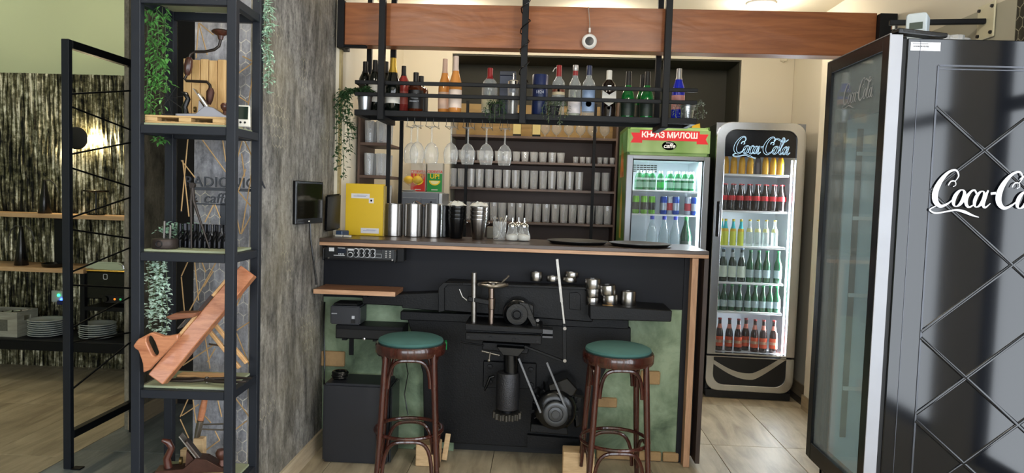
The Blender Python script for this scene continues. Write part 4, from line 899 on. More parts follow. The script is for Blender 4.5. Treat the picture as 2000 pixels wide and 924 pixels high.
for px, lab in ((891, 'crumpled white plastic on the black buckets'), (934, 'crumpled white plastic on the steel buckets')):
    m = MB(); rs = random.Random(px); n = 18
    m.v = [(0, 0, .03)]; 
    for j in range(1, 5):
        for i in range(n): r_ = .0145*j*(1+rs.uniform(-.06, .1)); m.v.append((r_*math.cos(2*PI*i/n), r_*math.sin(2*PI*i/n), .006+.018*rs.random()+.004*(4-j) if j < 4 else .002+rs.uniform(0, .006)))
    m.f = [(0, 1+i, 1+(i+1) % n) for i in range(n)]
    for j in range(3):
        for i in range(n): m.f.append((1+j*n+i, 1+(j+1)*n+i, 1+(j+1)*n+(i+1) % n, 1+j*n+(i+1) % n))
    one('plastic_sheet', lab, 'plastic', m, M_wrap, True, loc=(at(px, 466, 4.22).x, 4.22, BT+.19))
jg = thing('spoon_glass', 'glass tumbler full of metal spoons and straws on the bar', 'glass', (at(975, 468, 4.2).x, 4.2, BT))
part('tumbler', MB().lathe([(.032, .001), (.036, .003), (.041, .11), (.040, .11), (.034, .014), (.0001, .012)], 20, cap=False), M_glass, jg, True)
rs = random.Random(8)
for k in range(11):
    a_ = rs.random()*6.3; q = rs.uniform(.01, .03); x1, y1 = .05*math.cos(a_), .05*math.sin(a_)
    part('spoon', MB().tube([(-x1*.4, -y1*.4, .016), (x1*.7, y1*.7, .11), (x1, y1, .125+.02*rs.random())], [.002, .0025, .006 if k % 2 else .003], 6), M_chrome if k % 3 else M_glass, jg, True)
for k, (px, Y) in enumerate(((1000, 4.17), (1012, 4.27), (1023, 4.17))):
    t = thing('sugar_pourer', 'glass sugar pourer with steel spout, %s' % ('left of three', 'rear one of three', 'right of three')[k], 'sugar pourer', (at(px, 468, Y).x, Y, BT+.0008), .5*k, 'sugar pourers')
    part('jar', MB().lathe([(.026, 0), (.034, .004), (.038, .02), (.036, .035), (.028, .055), (.025, .07), (.025, .085)], 20, cap=False), M_glass, t, True)
    part('sugar', MB().lathe([(.025, .003), (.032, .006), (.036, .02), (.034, .034), (.0001, .042)], 18), P('white sugar', '#e4e2dc', .9), t, True)
    part('lid', MB().lathe([(.0265, .082), (.0265, .092), (.018, .103), (.006, .108), (.005, .135), (.0001, .136)], 18), M_chrome, t, True)
for px, Y, lab in ((1128, 4.13, 'round black serving tray in the middle of the bar'), (1250, 4.09, 'round black serving tray at the right end of the bar')):
    one('serving_tray', lab, 'tray', MB().lathe([(.15, 0), (.172, .014), (.176, .015), (.176, .018), (.170, .017), (.148, .004), (.0001, .004)], 40), P('black rubber tray', '#18181a', .5), True, loc=(at(px, 472, Y).x, Y, BT+.0008))
p = at(952, 466, 4.32); one('small_box', 'small grey brown box behind the steel buckets', 'box', MB().box(-.035, .035, -.03, .03, 0, .07), P('grey brown box', '#7a7466', .6), bev=.003, loc=(at(962, 460, 4.34).x, 4.345, BT+.0008))
# ---- wall screen on the partition
ws = thing('wall_screen', 'small black screen mounted on the grey wallpaper left of the bar', 'screen')
y0 = atX(574, 400, -1.19).y; y1 = atX(622, 395, -1.19).y; z0 = atX(598, 437, -1.19).z; z1 = atX(598, 354, -1.19).z
Mx = T(-1.185, (y0+y1)/2, (z0+z1)/2, R(-6)); w2 = (y1-y0)*.34; h2 = (z1-z0)/2
part('casing', MB().box(-.014, .012, -w2, w2, -h2, h2), M_castg, ws, bev=.003, loc=Mx.translation, rot=(0, 0, R(-13)))
part('display', MB().box(.0122, .0135, -w2+.012, w2-.012, -h2+.028, h2-.012), P('screen glass', '#15130c', .06), ws, loc=Mx.translation, rot=(0, 0, R(-13)))
part('power_light', MB().box(.0122, .0135, -.012, .0, -h2+.010, -h2+.016), M_white, ws, loc=Mx.translation, rot=(0, 0, R(-13)))
part('wall_mount', MB().box(-.0285, -.0145, -.05, .05, -.05, .05), M_black, ws, loc=Mx.translation)
# ================================================================== script lettering (drawn as pen strokes)
def _arc(cx, cy, rx, ry, a0, a1, n=16, slant=0.0):
    return [(cx+rx*math.cos(R(a0+(a1-a0)*k/n))+slant*ry*math.sin(R(a0+(a1-a0)*k/n)), cy+ry*math.sin(R(a0+(a1-a0)*k/n))) for k in range(n+1)]
def _spl(pts, n=8):
    out = []; P_ = [pts[0]]+list(pts)+[pts[-1]]
    for i in range(1, len(P_)-2):
        p0, p1, p2, p3 = P_[i-1:i+3]
        for k in range(n):
            t = k/n; out.append(tuple(.5*((2*p1[j])+(-p0[j]+p2[j])*t+(2*p0[j]-5*p1[j]+4*p2[j]-p3[j])*t*t+(-p0[j]+3*p1[j]-3*p2[j]+p3[j])*t**3) for j in range(len(p1))))
    return out+[tuple(pts[-1])]
def script_strokes():
    """cola script: list of (x, y, pen width) strokes, x 0..6.3, caps about 2 high"""
    S = []
    def cap(x):
        S.append(_spl([(x+1.20, 1.40, .03), (x+1.38, 1.72, .07), (x+1.22, 2.02, .10), (x+.85, 1.92, .14), (x+.45, 1.45, .24), (x+.20, .85, .32), (x+.22, .32, .30), (x+.52, .03, .18), (x+.95, .22, .09), (x+1.25, .55, .04)]))
        S.append(_spl([(x+.86, 1.18, .05), (x+.98, 1.40, .07), (x+1.20, 1.42, .05), (x+1.26, 1.22, .04), (x+1.12, 1.12, .03)]))
    def o(x): S.append([(p[0], p[1], .05+.17*abs(math.cos(R(20+360*k/24)))**1.2) for k, p in enumerate(_arc(x+.30, .50, .25, .46, 20, 380, 24, .30))])
    def c(x): S.append(_spl([(x+.66, .78, .10), (x+.55, .96, .09), (x+.34, .86, .12), (x+.14, .50, .20), (x+.16, .16, .17), (x+.34, .03, .10), (x+.66, .24, .04)]))
    def a(x):
        S.append([(p[0], p[1], .05+.15*abs(math.cos(R(20+360*k/24)))**1.2) for k, p in enumerate(_arc(x+.26, .48, .22, .44, 20, 380, 24, .30))])
        S.append(_spl([(x+.70, .98, .09), (x+.56, .55, .16), (x+.48, .18, .17), (x+.60, .03, .10), (x+.86, .26, .04)]))
    def l(x): S.append(_spl([(x+.10, .40, .04), (x+.45, 1.05, .07), (x+.70, 1.70, .08), (x+.62, 1.98, .08), (x+.46, 1.78, .12), (x+.26, 1.0, .18), (x+.16, .30, .19), (x+.28, .04, .11), (x+.56, .26, .04)]))
    cap(0); o(1.18); c(1.74); a(2.32)
    S.append([(3.16, .80, .13), (3.44, .84, .13)])
    cap(3.42); o(4.60); l(5.20); a(5.74)
    S.append(_spl([(.30, .05, .05), (-.05, -.18, .07), (.25, -.36, .09), (.85, -.26, .08), (1.35, -.16, .10), (1.80, -.24, .16), (2.25, -.42, .10), (2.62, -.52, .03)]))   # tail below
    S.append(_spl([(4.65, 1.62, .04), (5.02, 1.86, .12), (5.45, 1.66, .14), (5.90, 1.52, .12), (6.35, 1.80, .04)]))                    # swash above
    return S
def script_mb(width, outline=0.0):
    k = width/6.62; m = MB()
    def strip(pts, ws):
        n = len(pts); vs = []
        for i, p in enumerate(pts):
            q0 = pts[max(0, i-1)]; q1 = pts[min(n-1, i+1)]; dx, dy = q1[0]-q0[0], q1[1]-q0[1]; d = math.hypot(dx, dy) or 1
            nx, ny = -dy/d*ws[i]/2, dx/d*ws[i]/2
            vs += [((p[0]+nx)*k, 0, (p[1]+ny)*k), ((p[0]-nx)*k, 0, (p[1]-ny)*k)]
        m.add(vs, [(2*i, 2*i+1, 2*i+3, 2*i+2) for i in range(n-1)]); return vs
    for j, st in enumerate(script_strokes()):
        pts = [(s[0], s[1]) for s in st]; ws = [s[2] for s in st]
        if not outline: strip(pts, ws); m.v[-2*len(pts):] = [(v[0], -.00002*j, v[2]) for v in m.v[-2*len(pts):]]
        else:
            t = MB(); save = m.v, m.f; m.v, m.f = [], []; vs = strip(pts, ws); m.v, m.f = save
            for e in (0, 1): strip([(v[0]/k, v[2]/k) for v in vs[e::2]], [outline/k]*len(pts))
    return m
# ================================================================== fridges
M_liner = P('white liner', '#e6ecf0', .4, var=.02); M_alu = P('grey aluminium', '#9a9ea4', .35, .7, var=.05)
M_pane = glass('fridge door glass', (.93, .96, .98), .95, .5, .0)
M_led = P('led strip', '#f4fbff', .5, emit=('#eef7ff', 9))
M_fshelf = P('white shelf rail', '#f1f5f7', .35)
def fbottle(kind, body, cap, capz, labels, n=12, fill=None, scale=1.0):
    """parts of one bottle as shared meshes"""
    p = [(r*scale, z*scale) for r, z in PROF[kind]]; h = p[-1][1]; out = [('glass_body', L(p, n).mesh('glass_body', body, True))]
    cz = capz*scale
    out.append(('cap', L([(_rad(p, cz)+.001, cz)]+[(r+.001, z) for r, z in p if z > cz]+[(p[-1][0]+.001, h+.003), (.0001, h+.003)], n).mesh('cap', cap, True)))
    for lb in labels: out.append(('label', band(p, lb[0]*scale, lb[1]*scale, .0007, n).mesh('label', lb[2], True)))
    return out
def place(parts, name, lab, cat, grp, loc, rz=0.0):
    t = thing(name, lab, cat, loc, rz, grp)
    for n_, me in parts: link(n_, me, t)
    return t
def can_parts(c1, c2, c3):
    b = L([(.022, 0), (.0265, .006), (.0265, .122), (.023, .131)], 14).mesh('can_body', c1, True)
    return [('can_body', b), ('label', L([(.0271, .03), (.0271, .085)], 14).mesh('label', c2, True)), ('can_top', L([(.0235, .1312), (.0235, .1335), (.0001, .1325)], 14).mesh('can_top', c3, True))]
# ---- green fridge ------------------------------------------------
GY = 5.30; gl, gr_ = at(1222, 380, GY).x, at(1384, 380, GY).x; GW = gr_-gl; GH = at(1300, 245, GY).z
gf = thing('green_fridge', 'green and grey drinks fridge with glowing green header sign behind the bar', 'fridge', ((gl+gr_)/2, GY, 0))
M_green = P('green fridge side', '#4f7430', .4, var=.25, vs=3)
zs0, zs1 = at(1300, 303, GY).z, GH-.01
zi0, zi1 = .62, at(1300, 312, GY).z
m = MB().box(-GW/2+.002, -GW/2+.03, .045, .60, .05, GH-.002).box(GW/2-.03, GW/2-.002, .045, .60, .05, GH-.002).box(-GW/2+.03, GW/2-.03, .57, .60, .05, GH-.002)
part('cabinet', m, M_green, gf, bev=.003)
part('side_print', MB().add([(0, y, z) for y, z in ((.24, 1.15), (.36, 1.15), (.37, 1.42), (.32, 1.52), (.315, 1.66), (.285, 1.66), (.28, 1.52), (.23, 1.42))], [list(range(8))], T(-GW/2+.001, 0, 0)), P('gold bottle print', '#b59a3c', .4, var=.5, vs=25), gf)
part('side_flame_print', MB().add([(0, y, z) for y, z in ((.2, 1.62), (.3, 1.85), (.34, 1.72), (.38, 1.9), (.46, 1.62))], [list(range(5))], T(-GW/2+.001, 0, 0)), P('orange print', '#c97a35', .4), gf)
part('liner', MB().box(-GW/2+.031, GW/2-.031, .55, .569, zi0, zi1+.02).box(-GW/2+.031, -GW/2+.045, .06, .5495, zi0, zi1+.02).box(GW/2-.045, GW/2-.031, .06, .5495, zi0, zi1+.02)
     .box(-GW/2+.045, GW/2-.045, .06, .5495, zi1+.0005, zi1+.02).box(-GW/2+.045, GW/2-.045, .06, .5495, zi0, zi0+.02), M_liner, gf)
part('base', MB().box(-GW/2+.03, GW/2-.03, .03, .56, .002, zi0-.002), M_alu, gf, bev=.003)
for k in range(4):
    for j in range(8): part('vent_slot', MB().box(-GW/2+.085+j*.028, -GW/2+.108+j*.028, .545, .5495, zi1-.025-k*.016, zi1-.018-k*.016), M_blackm, gf)
fd = MB(); fw_ = .042
fd.box(-GW/2, -GW/2+fw_, 0, .04, .08, zs0-.006).box(GW/2-fw_, GW/2, 0, .04, .08, zs0-.006).box(-GW/2+fw_, GW/2-fw_, 0, .04, zi1-.0, zs0-.006).box(-GW/2+fw_, GW/2-fw_, 0, .04, .08, zi0)
dr_ = part('door', fd, M_alu, gf, bev=.003)
part('door_glass', MB().box(-GW/2+fw_, GW/2-fw_, .018, .022, zi0, zi1), M_pane, dr_)
part('door_seal', MB().box(-GW/2+fw_, -GW/2+fw_+.008, .012, .017, zi0, zi1).box(GW/2-fw_-.008, GW/2-fw_, .012, .017, zi0, zi1).box(-GW/2+fw_, GW/2-fw_, .012, .017, zi1-.008, zi1), M_blackm, dr_)
def sign_mat():
    t = NT('green glowing sign'); n = t.noise(t.obj(), 3.5, 2)
    c = t.ramp(n, [(.3, '#6f9448'), (.7, '#a9c488')]); t.set(Base_Color=c, Emission_Color=c, Emission_Strength=.3, Roughness=.35); return t.m
hs = part('header_sign', MB().box(-GW/2+.002, GW/2-.002, 0, .60, zs0, zs1), sign_mat(), gf, bev=.02, seg=3)
sz = (zs0+zs1)/2; rw = GW*.36
M_ribbon = P('red ribbon print', '#d8262e', .45, emit=('#d8262e', .35)); M_signw = P('white sign print', '#f2f2ec', .45, emit=('#f2f2ec', .45))
part('ribbon_print', MB().box(-rw, rw, -.0015, -.0005, sz+.002, sz+.075), M_ribbon, hs)
for s in (-1, 1): part('ribbon_tail', MB().add([(s*(rw-.02), -.0004, sz+.055), (s*(rw+.065), -.0004, sz+.055), (s*(rw+.045), -.0004, sz+.018), (s*(rw+.065), -.0004, sz-.018), (s*(rw-.02), -.0004, sz-.018)], [(0, 1, 2, 3, 4)]), M_ribbon, hs)
part('lettering', text_mb('КЊАЗ МИЛОШ', .056, bold=.0016, space=.96), M_signw, hs, loc=(0, -.0022, sz+.040))
part('cafe_badge', MB().lathe([(.0001, 0), (1, 0)], 28, T(0, -.001, sz-.034) @ Matrix.Diagonal((.052, 1, .032, 1)) @ AX['y']), P('dark badge', '#20261e', .4), hs)
part('cafe_lettering', text_mb('caffe', .046, shear=.25, bold=.0008), M_signw, hs, loc=(0, -.0022, sz-.036))
part('badge_lettering', text_mb('ESPRESSO', .011), M_signw, hs, loc=(0, -.0022, sz-.014))
part('led_strip', MB().box(GW/2-.062, GW/2-.052, .07, .085, zi0+.02, zi1-.01), M_led, gf)
GX = (gl+gr_)/2
gsz = [at(1300, y, GY+.06).z for y in (372, 419)]; gsz.append(zi0+.02)
for z in gsz[:2]: part('shelf', MB().box(-GW/2+.046, GW/2-.066, .07, .54, z-.012, z), M_fshelf, gf, bev=.002)
def gx_(px): return at(px, 380, GY+.13).x
wp = fbottle('water', M_grnb, P('white cap', '#dfe6e2', .4), .125, [(.018, .06, P('mint label', '#9fd0b4', .5)), (.075, .09, P('pale mint label', '#cfe6da', .5))])
wp2 = fbottle('water', M_grnb, P('white cap', '#dfe6e2', .4), .125, [(.018, .06, P('bright green label', '#28c84a', .5)), (.075, .09, P('pale mint label', '#cfe6da', .5))])
for px in (1247, 1260, 1272, 1307, 1322, 1336, 1349):
    for Y in (GY+.11, GY+.18): place(wp, 'water_bottle', 'mint label water bottle in the green fridge', 'bottle', 'mint label water bottles in the green fridge', (gx_(px), Y, gsz[0]+.001))
place(wp2, 'water_bottle', 'small green water bottle with bright green label among the mint ones', 'bottle', None, (gx_(1288), GY+.11, gsz[0]+.001))
cg = can_parts(P('lime can', '#7ac23a', .3, .5), P('black can print', '#161a14', .4), M_silver); cbl = can_parts(P('blue silver can', '#2c4fb0', .3, .5), P('silver can print', '#b7c0cc', .35, .5), M_silver); cs = can_parts(P('silver can', '#b7c0cc', .3, .6), P('red can print', '#b83a44', .4), M_silver)
for px in (1242, 1258, 1273): place(cg, 'drink_can', 'lime energy drink can in the green fridge', 'can', 'lime cans in the green fridge', (gx_(px), GY+.11, gsz[1]+.001))
for px in (1296, 1320, 1356): place(cbl, 'drink_can', 'blue energy drink can in the green fridge', 'can', 'blue cans in the green fridge', (gx_(px), GY+.11, gsz[1]+.001))
for px in (1308, 1344): place(cs, 'drink_can', 'silver and red drink can in the green fridge', 'can', 'silver cans in the green fridge', (gx_(px), GY+.12, gsz[1]+.001))
bw = fbottle('bigwater', glass('pale water bottle', (.86, .93, .95), .95, .7, .22), P('blue cap', '#2433a8', .4), .255, [], 16)
zb = at(1300, 421, GY+.12).z-.285
part('shelf', MB().box(-GW/2+.046, GW/2-.066, .07, .54, zb-.014, zb-.002), M_fshelf, gf, bev=.002)
for k, px in enumerate((1276, 1300, 1322)): place(bw, 'water_carafe_bottle', 'large clear bottle with blue cap in the green fridge', 'bottle', 'large clear bottles in the green fridge', (gx_(px), GY+.13, zb-.001))
place(fbottle('bigwater', P('dark bottle green glass', '#0d3a24', .08, 0, .6), M_grn, .255, [(.04, .1, P('dark oval label', '#26382c', .4))], 16), 'wine_bottle', 'dark green large bottle at the right of the green fridge', 'bottle', None, (gx_(1343), GY+.13, zb-.001))
one('yellow_tag', 'small yellow tag on top of the green fridge', 'tag', MB().prism([(0, 0), (.06, 0), (.055, .035), (.0, .018)], 0, .01), M_yel, loc=(at(1352, 242, GY+.05).x, GY+.05, GH-.009))
def fridge_lamp(parent, loc, rot, size, e, col=(.93, .97, 1)):
    l = bpy.data.lights.new('fridge_lamp', 'AREA'); l.shape = 'RECTANGLE'; l.size, l.size_y = size; l.energy = e; l.color = col
    o = bpy.data.objects.new('fridge_lamp', l); COL.objects.link(o); o.parent = parent; o.location = loc; o.rotation_euler = rot
fridge_lamp(gf, (GW/2-.064, .10, (zi0+zi1)/2), (0, R(90), R(20)), (zi1-zi0-.1, .03), 10)
fridge_lamp(gf, (0, .12, zi1-.02), (0, 0, 0), (GW-.2, .05), 4)
# ---- tall cola fridge at the back ------------------------------------------------
KX, KY, KW, KA = 1.245, 5.30, .63, R(-3); KH = 2.035
kf = thing('cola_fridge', 'tall glowing cola fridge with chrome rounded frame beside the right wall', 'fridge', (KX, KY, 0), KA)
def kz(py, px=1460): return at(px, py, KY-.02).z
M_mirror = P('chrome frame', '#d3d6da', .22, 1.0, var=.02)
part('cabinet', MB().box(.004, .03, .05, .60, .03, KH-.003).box(KW-.03, KW-.004, .05, .60, .03, KH-.003).box(.03, KW-.03, .57, .60, .03, KH-.003).box(.03, KW-.03, .05, .57, KH-.03, KH-.003), P('black fridge body', '#1a1c20', .4), kf, bev=.004)
kd0, kd1 = .33, KH; iz0, iz1 = kz(692), kz(300)
def rrect(x0, x1, z0, z1, r, n=6, corners=(1, 1, 1, 1)):
    pts = []
    for (cx, cz, a0, on) in ((x1-r, z1-r, 0, corners[0]), (x0+r, z1-r, 90, corners[1]), (x0+r, z0+r, 180, corners[2]), (x1-r, z0+r, 270, corners[3])):
        if on: pts += [(cx+r*math.cos(R(a0+90*k/n)), cz+r*math.sin(R(a0+90*k/n))) for k in range(n+1)]
        else: pts += [((x1 if a0 in (0, 270) else x0), (z1 if a0 in (0, 90) else z0))]*(n+1)
    return pts
def framemb(o_, i_, y0, y1):
    n = len(o_); vs = [(p[0], y0, p[1]) for p in o_]+[(p[0], y0, p[1]) for p in i_]+[(p[0], y1, p[1]) for p in o_]+[(p[0], y1, p[1]) for p in i_]; f = []
    for k in range(n):
        j = (k+1) % n; f += [(k, j, n+j, n+k), (2*n+j, 2*n+k, 3*n+k, 3*n+j), (k, 2*n+k, 2*n+j, j), (n+j, 3*n+j, 3*n+k, n+k)]
    return MB().add(vs, f)
fo, fi = rrect(0, KW, kd0, kd1, .10, 6, (1, 1, 0, 0)), rrect(.062, KW-.062, kd0+.012, kd1-.055, .075, 6, (1, 1, 0, 0))
kd = part('door_frame', framemb(fo, fi, 0, .045), M_mirror, kf, True, .003)
part('corner_fill', MB().prism([(0, KH-.1), (0, KH-.003), (.1, KH-.003)], .03, .05).prism([(KW, KH-.1), (KW, KH-.003), (KW-.1, KH-.003)], .03, .05), M_alu, kf)
part('header', MB().prism(rrect(.063, KW-.063, kz(306), kd1-.056, .074, 6, (1, 1, 0, 0)), .016, .03), P('black header panel', '#12161f', .15), kd)
M_neon = P('pale blue neon line', '#a9cbe4', .4, emit=('#a9cbe4', .9))
lg = part('neon_lettering', script_mb(.40, .0032), M_neon, kd, loc=(.125, .014, kz(300)))
part('door_glass', MB().box(.063, KW-.063, .020, .024, kd0+.012, kz(306)), M_pane, kd)
part('lower_header', MB().box(.063, KW-.063, .012, .03, kd0+.012, iz0-.004), M_blk, kd)
part('door_handle', MB().box(.018, .045, -.018, -.0005, 1.20, 1.46), M_castg, kd, bev=.006)
part('liner', MB().box(.032, KW-.032, .545, .568, kd0, KH-.04).box(.032, .046, .055, .5445, kd0, KH-.04).box(KW-.046, KW-.032, .055, .5445, kd0, KH-.04).box(.046, KW-.046, .055, .5445, kd0, iz0-.002).box(.046, KW-.046, .055, .5445, KH-.06, KH-.04), M_liner, kf)
part('led_strip', MB().box(KW-.079, KW-.070, .055, .07, iz0, kz(310)), P('bright led strip', '#ffffff', .5, emit=('#f2f8ff', 5)), kf)
for k in range(34): 
    z = iz0+.02+k*(kz(312)-iz0-.03)/34; part('led_dot', MB().lathe([(.0001, -.006), (.007, -.004), (.008, 0)], 8, T(KW-.0755, .0545, z) @ AX['y']), MC['bright led strip'], kf, True)
part('base_frame', framemb(rrect(0, KW, .06, kd0-.012, .09, 6, (0, 0, 1, 1)), rrect(.055, KW-.055, .105, kd0-.02, .08, 6, (0, 0, 1, 1)), .004, .05), M_mirror, kf, True, .003)
part('base_grille', MB().prism(rrect(.0555, KW-.0555, .1055, kd0-.0205, .079, 6, (0, 0, 1, 1)), .016, .04), M_blk, kf)
top_ = [(.055+(KW-.11)*s/20, .285-.075*math.sin(s/20*PI*1.15)-.03*(s/20) + .06*max(0, (s-11)/9)) for s in range(21)]
bot_ = [(x, z-.052+.035*abs(k/20-.6)*1.0) for k, (x, z) in enumerate(top_)]
part('wave_ribbon', MB().add([(x, .0145, z) for x, z in top_]+[(x, .0145, z) for x, z in bot_], [(k, k+1, 22+k, 21+k) for k in range(20)]), M_mirror, kf)
part('kick_plate', MB().box(.01, KW-.01, .03, .58, .002, .058), M_blk, kf)
part('body_core', MB().box(.03, KW-.03, .052, .565, .06, kd0-.002), M_blackm, kf)
fridge_lamp(kf, (KW-.088, .09, (iz0+kz(312))/2), (0, R(90), R(20)), (kz(312)-iz0-.05, .03), 26)
ks = [kz(y, 1450) for y in (339, 412, 482, 554, 612)]
for z in ks: part('shelf', MB().box(.047, KW-.09, .06, .54, z-.014, z), M_fshelf, kf, bev=.002)
ks.append(iz0-.001)
cA, sA = math.cos(KA), math.sin(KA)
def kpos(px, py, dy, z):
    d = ray(px, py); q = Vector((KX, KY, 0))+Vector((-sA*dy, cA*dy, 0)); nrm = Vector((-sA, cA, 0))
    p = CAM+d*((q-CAM).dot(nrm)/d.dot(nrm)); return (p.x, p.y, z+.001)
ocap = P('orange cap', '#d9822a', .4); juice = fbottle('juice', P('yellow orange juice', '#f0b31c', .3), ocap, .12, [], 12, scale=1.0)
for px in (1417, 1433, 1449, 1465, 1495, 1510, 1524): place(juice, 'juice_bottle', 'yellow juice bottle on the cola fridge top shelf', 'bottle', 'juice bottles in the cola fridge', kpos(px, 330, .12, ks[0]), 0)
place(fbottle('juice', P('purple grey juice', '#6d6674', .3), M_blk, .12, []), 'juice_bottle', 'dark juice bottle in the gap between the yellow juices', 'bottle', None, kpos(1480, 330, .16, ks[0]))
redcap = P('red cap', '#c02a34', .4); colab = fbottle('cola', M_cola, redcap, .19, [(.075, .11, P('cola red label', '#c8202c', .4))], 14)
for px in (1413, 1429, 1445, 1461, 1477, 1493, 1509, 1524):
    for dy in (.11, .18): place(colab, 'cola_bottle', 'dark cola bottle with red label in the cola fridge', 'bottle', 'cola bottles in the cola fridge', kpos(px+(4 if dy > .15 else 0), 400, dy, ks[1]))
ycap = P('yellow cap', '#e0b92a', .4); lemb = fbottle('beer', P('lemon drink', '#d9e05a', .25), ycap, .215, [(.145, .205, P('cyan label', '#38c4cf', .4)), (.12, .144, ycap)], 14, scale=.87)
tonb = fbottle('beer', glass('tonic glass', (.9, .95, .93), .95, .7, .25), ycap, .215, [(.12, .15, P('pale yellow label', '#d9d99a', .5))], 14, scale=.87)
for px in (1408, 1416, 1431, 1446): place(lemb, 'lemonade_bottle', 'lemon soda bottle with cyan neck in the cola fridge', 'bottle', 'lemon sodas in the cola fridge', kpos(px, 470, .11, ks[2]))
for px in (1463, 1479, 1495, 1512): place(tonb, 'tonic_bottle', 'clear tonic bottle with yellow cap in the cola fridge', 'bottle', 'tonic bottles in the cola fridge', kpos(px, 470, .11, ks[2]))
wlab = P('white green label', '#e3efe2', .45, var=.15, vs=40); gcap = P('green cap', '#1f8a4c', .4)
b1 = fbottle('beer', P('black green beer', '#0f2a1c', .1, 0, .6), P('pale blue cap', '#8fa8c8', .4), .215, [(.03, .105, wlab), (.165, .195, P('silver neck label', '#b8c4c8', .4))], 14, scale=1.12)
b2 = fbottle('beer', P('beer bottle green', '#134a2c', .1, 0, .6, .3, 20), gcap, .215, [(.035, .09, P('pale grey label', '#a9bcc0', .45, var=.3, vs=50))], 14, scale=1.06)
b3 = fbottle('stubby', P('beer bottle green', '#134a2c', .1, 0, .6, .3, 20), gcap, .185, [(.03, .08, P('pale grey label', '#a9bcc0', .45, var=.3, vs=50))], 14)
for px in (1399, 1411, 1429, 1447): place(b1, 'beer_bottle', 'dark beer bottle with white label in the cola fridge', 'bottle', 'white label beers in the cola fridge', kpos(px, 545, .11, ks[3]))
for px in (1464, 1480, 1496, 1518): place(b2, 'beer_bottle', 'tall green beer bottle in the cola fridge', 'bottle', 'green beers on the fourth shelf', kpos(px, 545, .11, ks[3]))
for px in (1399, 1413, 1428, 1443, 1460, 1474, 1489, 1503, 1516):
    for dy in (.11, .19): place(b3, 'beer_bottle', 'short green beer bottle in the cola fridge', 'bottle', 'short green beers in the cola fridge', kpos(px, 600, dy, ks[4]))
b4 = fbottle('beer', P('brown beer glass', '#2c0f0a', .1, 0, .6), P('dark red cap', '#8a2a2a', .4), .215, [(.03, .10, P('orange red label', '#d8552f', .45, var=.12, vs=20)), (.055, .075, P('cream band', '#e8d2b0', .5)), (.155, .185, P('salmon neck label', '#cf7d6a', .5))], 14, scale=1.08)
for px, dy in ((1404, .11), (1423, .11), (1441, .10), (1455, .15), (1473, .11), (1490, .10), (1510, .10)): place(b4, 'beer_bottle', 'brown beer bottle with orange red label, bottom fridge shelf', 'bottle', 'red label beers in the cola fridge', kpos(px, 670, dy, ks[5]))
# ---- large black cola fridge at the right, its glass door facing the bar ------------------------------------------------
FX = 1.2; nY = atX(1712, 500, FX).y; fY = atX(1595, 500, FX).y; FZ = at(1742, 67, nY).z; DW = fY-nY
rf = thing('black_fridge', 'large empty black fridge with cola script on its side at the right', 'fridge', (FX, nY, 0), R(-90))
# local frame: x from -DW (far) to 0 (near the camera), y into the cabinet (world +x)
M_fblack = P('glossy black panel', '#0f1116', .10, 0, .5, .1, 3)
dth = .045; bd = 1.878-FX; y0_ = dth+.018
dz0 = atX(1572, 886, FX).z
M_dblack = P('door black frame', '#0d0f13', .25); M_dedge = P('white door edge', '#999ba3', .45)
wfr = .05
fdm = MB().box(-DW, -DW+wfr, 0, dth-.004, dz0, FZ).box(-wfr, -.002, 0, dth-.004, dz0, FZ).box(-DW+wfr, -wfr, 0, dth-.004, FZ-.05, FZ).box(-DW+wfr, -wfr, 0, dth-.004, dz0, dz0+.07)
rd = part('door', fdm, M_dblack, rf, bev=.002)
part('door_edge', MB().box(-.0018, .002, 0, dth, dz0, FZ), M_dedge, rd, bev=.001)
part('door_top_trim', MB().box(-DW, 0, 0, .006, FZ+.0003, FZ+.004), M_alu, rd)
part('door_glass', MB().box(-DW+wfr, -wfr, .012, .017, dz0+.07, FZ-.05), glass('dark fridge glass', (.84, .92, .95), .95, .5, .02), rd)
part('header_panel', MB().box(-DW+wfr, -wfr, .019, .03, FZ-.26, FZ-.05), P('black header panel', '#12161f', .15), rd)
part('header_lettering', script_mb(.27), P('grey print', '#8d9096', .5), rd, loc=(-DW+wfr+.11, .010, FZ-.20))
m = MB().box(-DW+.0, 0, y0_, y0_+.03, .08, dz0-.01)
part('base_panel', m, M_fblack, rf, bev=.004)
part('base_trim', MB().box(-DW, 0, y0_-.03, y0_-.0005, dz0-.03, dz0-.012), M_alu, rf, bev=.003)
part('gasket', MB().box(-DW+.01, -.012, dth-.0035, y0_-.0005, dz0, FZ-.01).box(-.0115, -.006, dth+.001, y0_, dz0, FZ-.005) , M_blackm, rf) if False else None
part('gasket', framemb(rrect(-DW+.006, -.006, dz0, FZ-.004, .01, 2), rrect(-DW+.05, -.05, dz0+.05, FZ-.05, .01, 2), dth-.0035, y0_-.0005), M_blackm, rf)
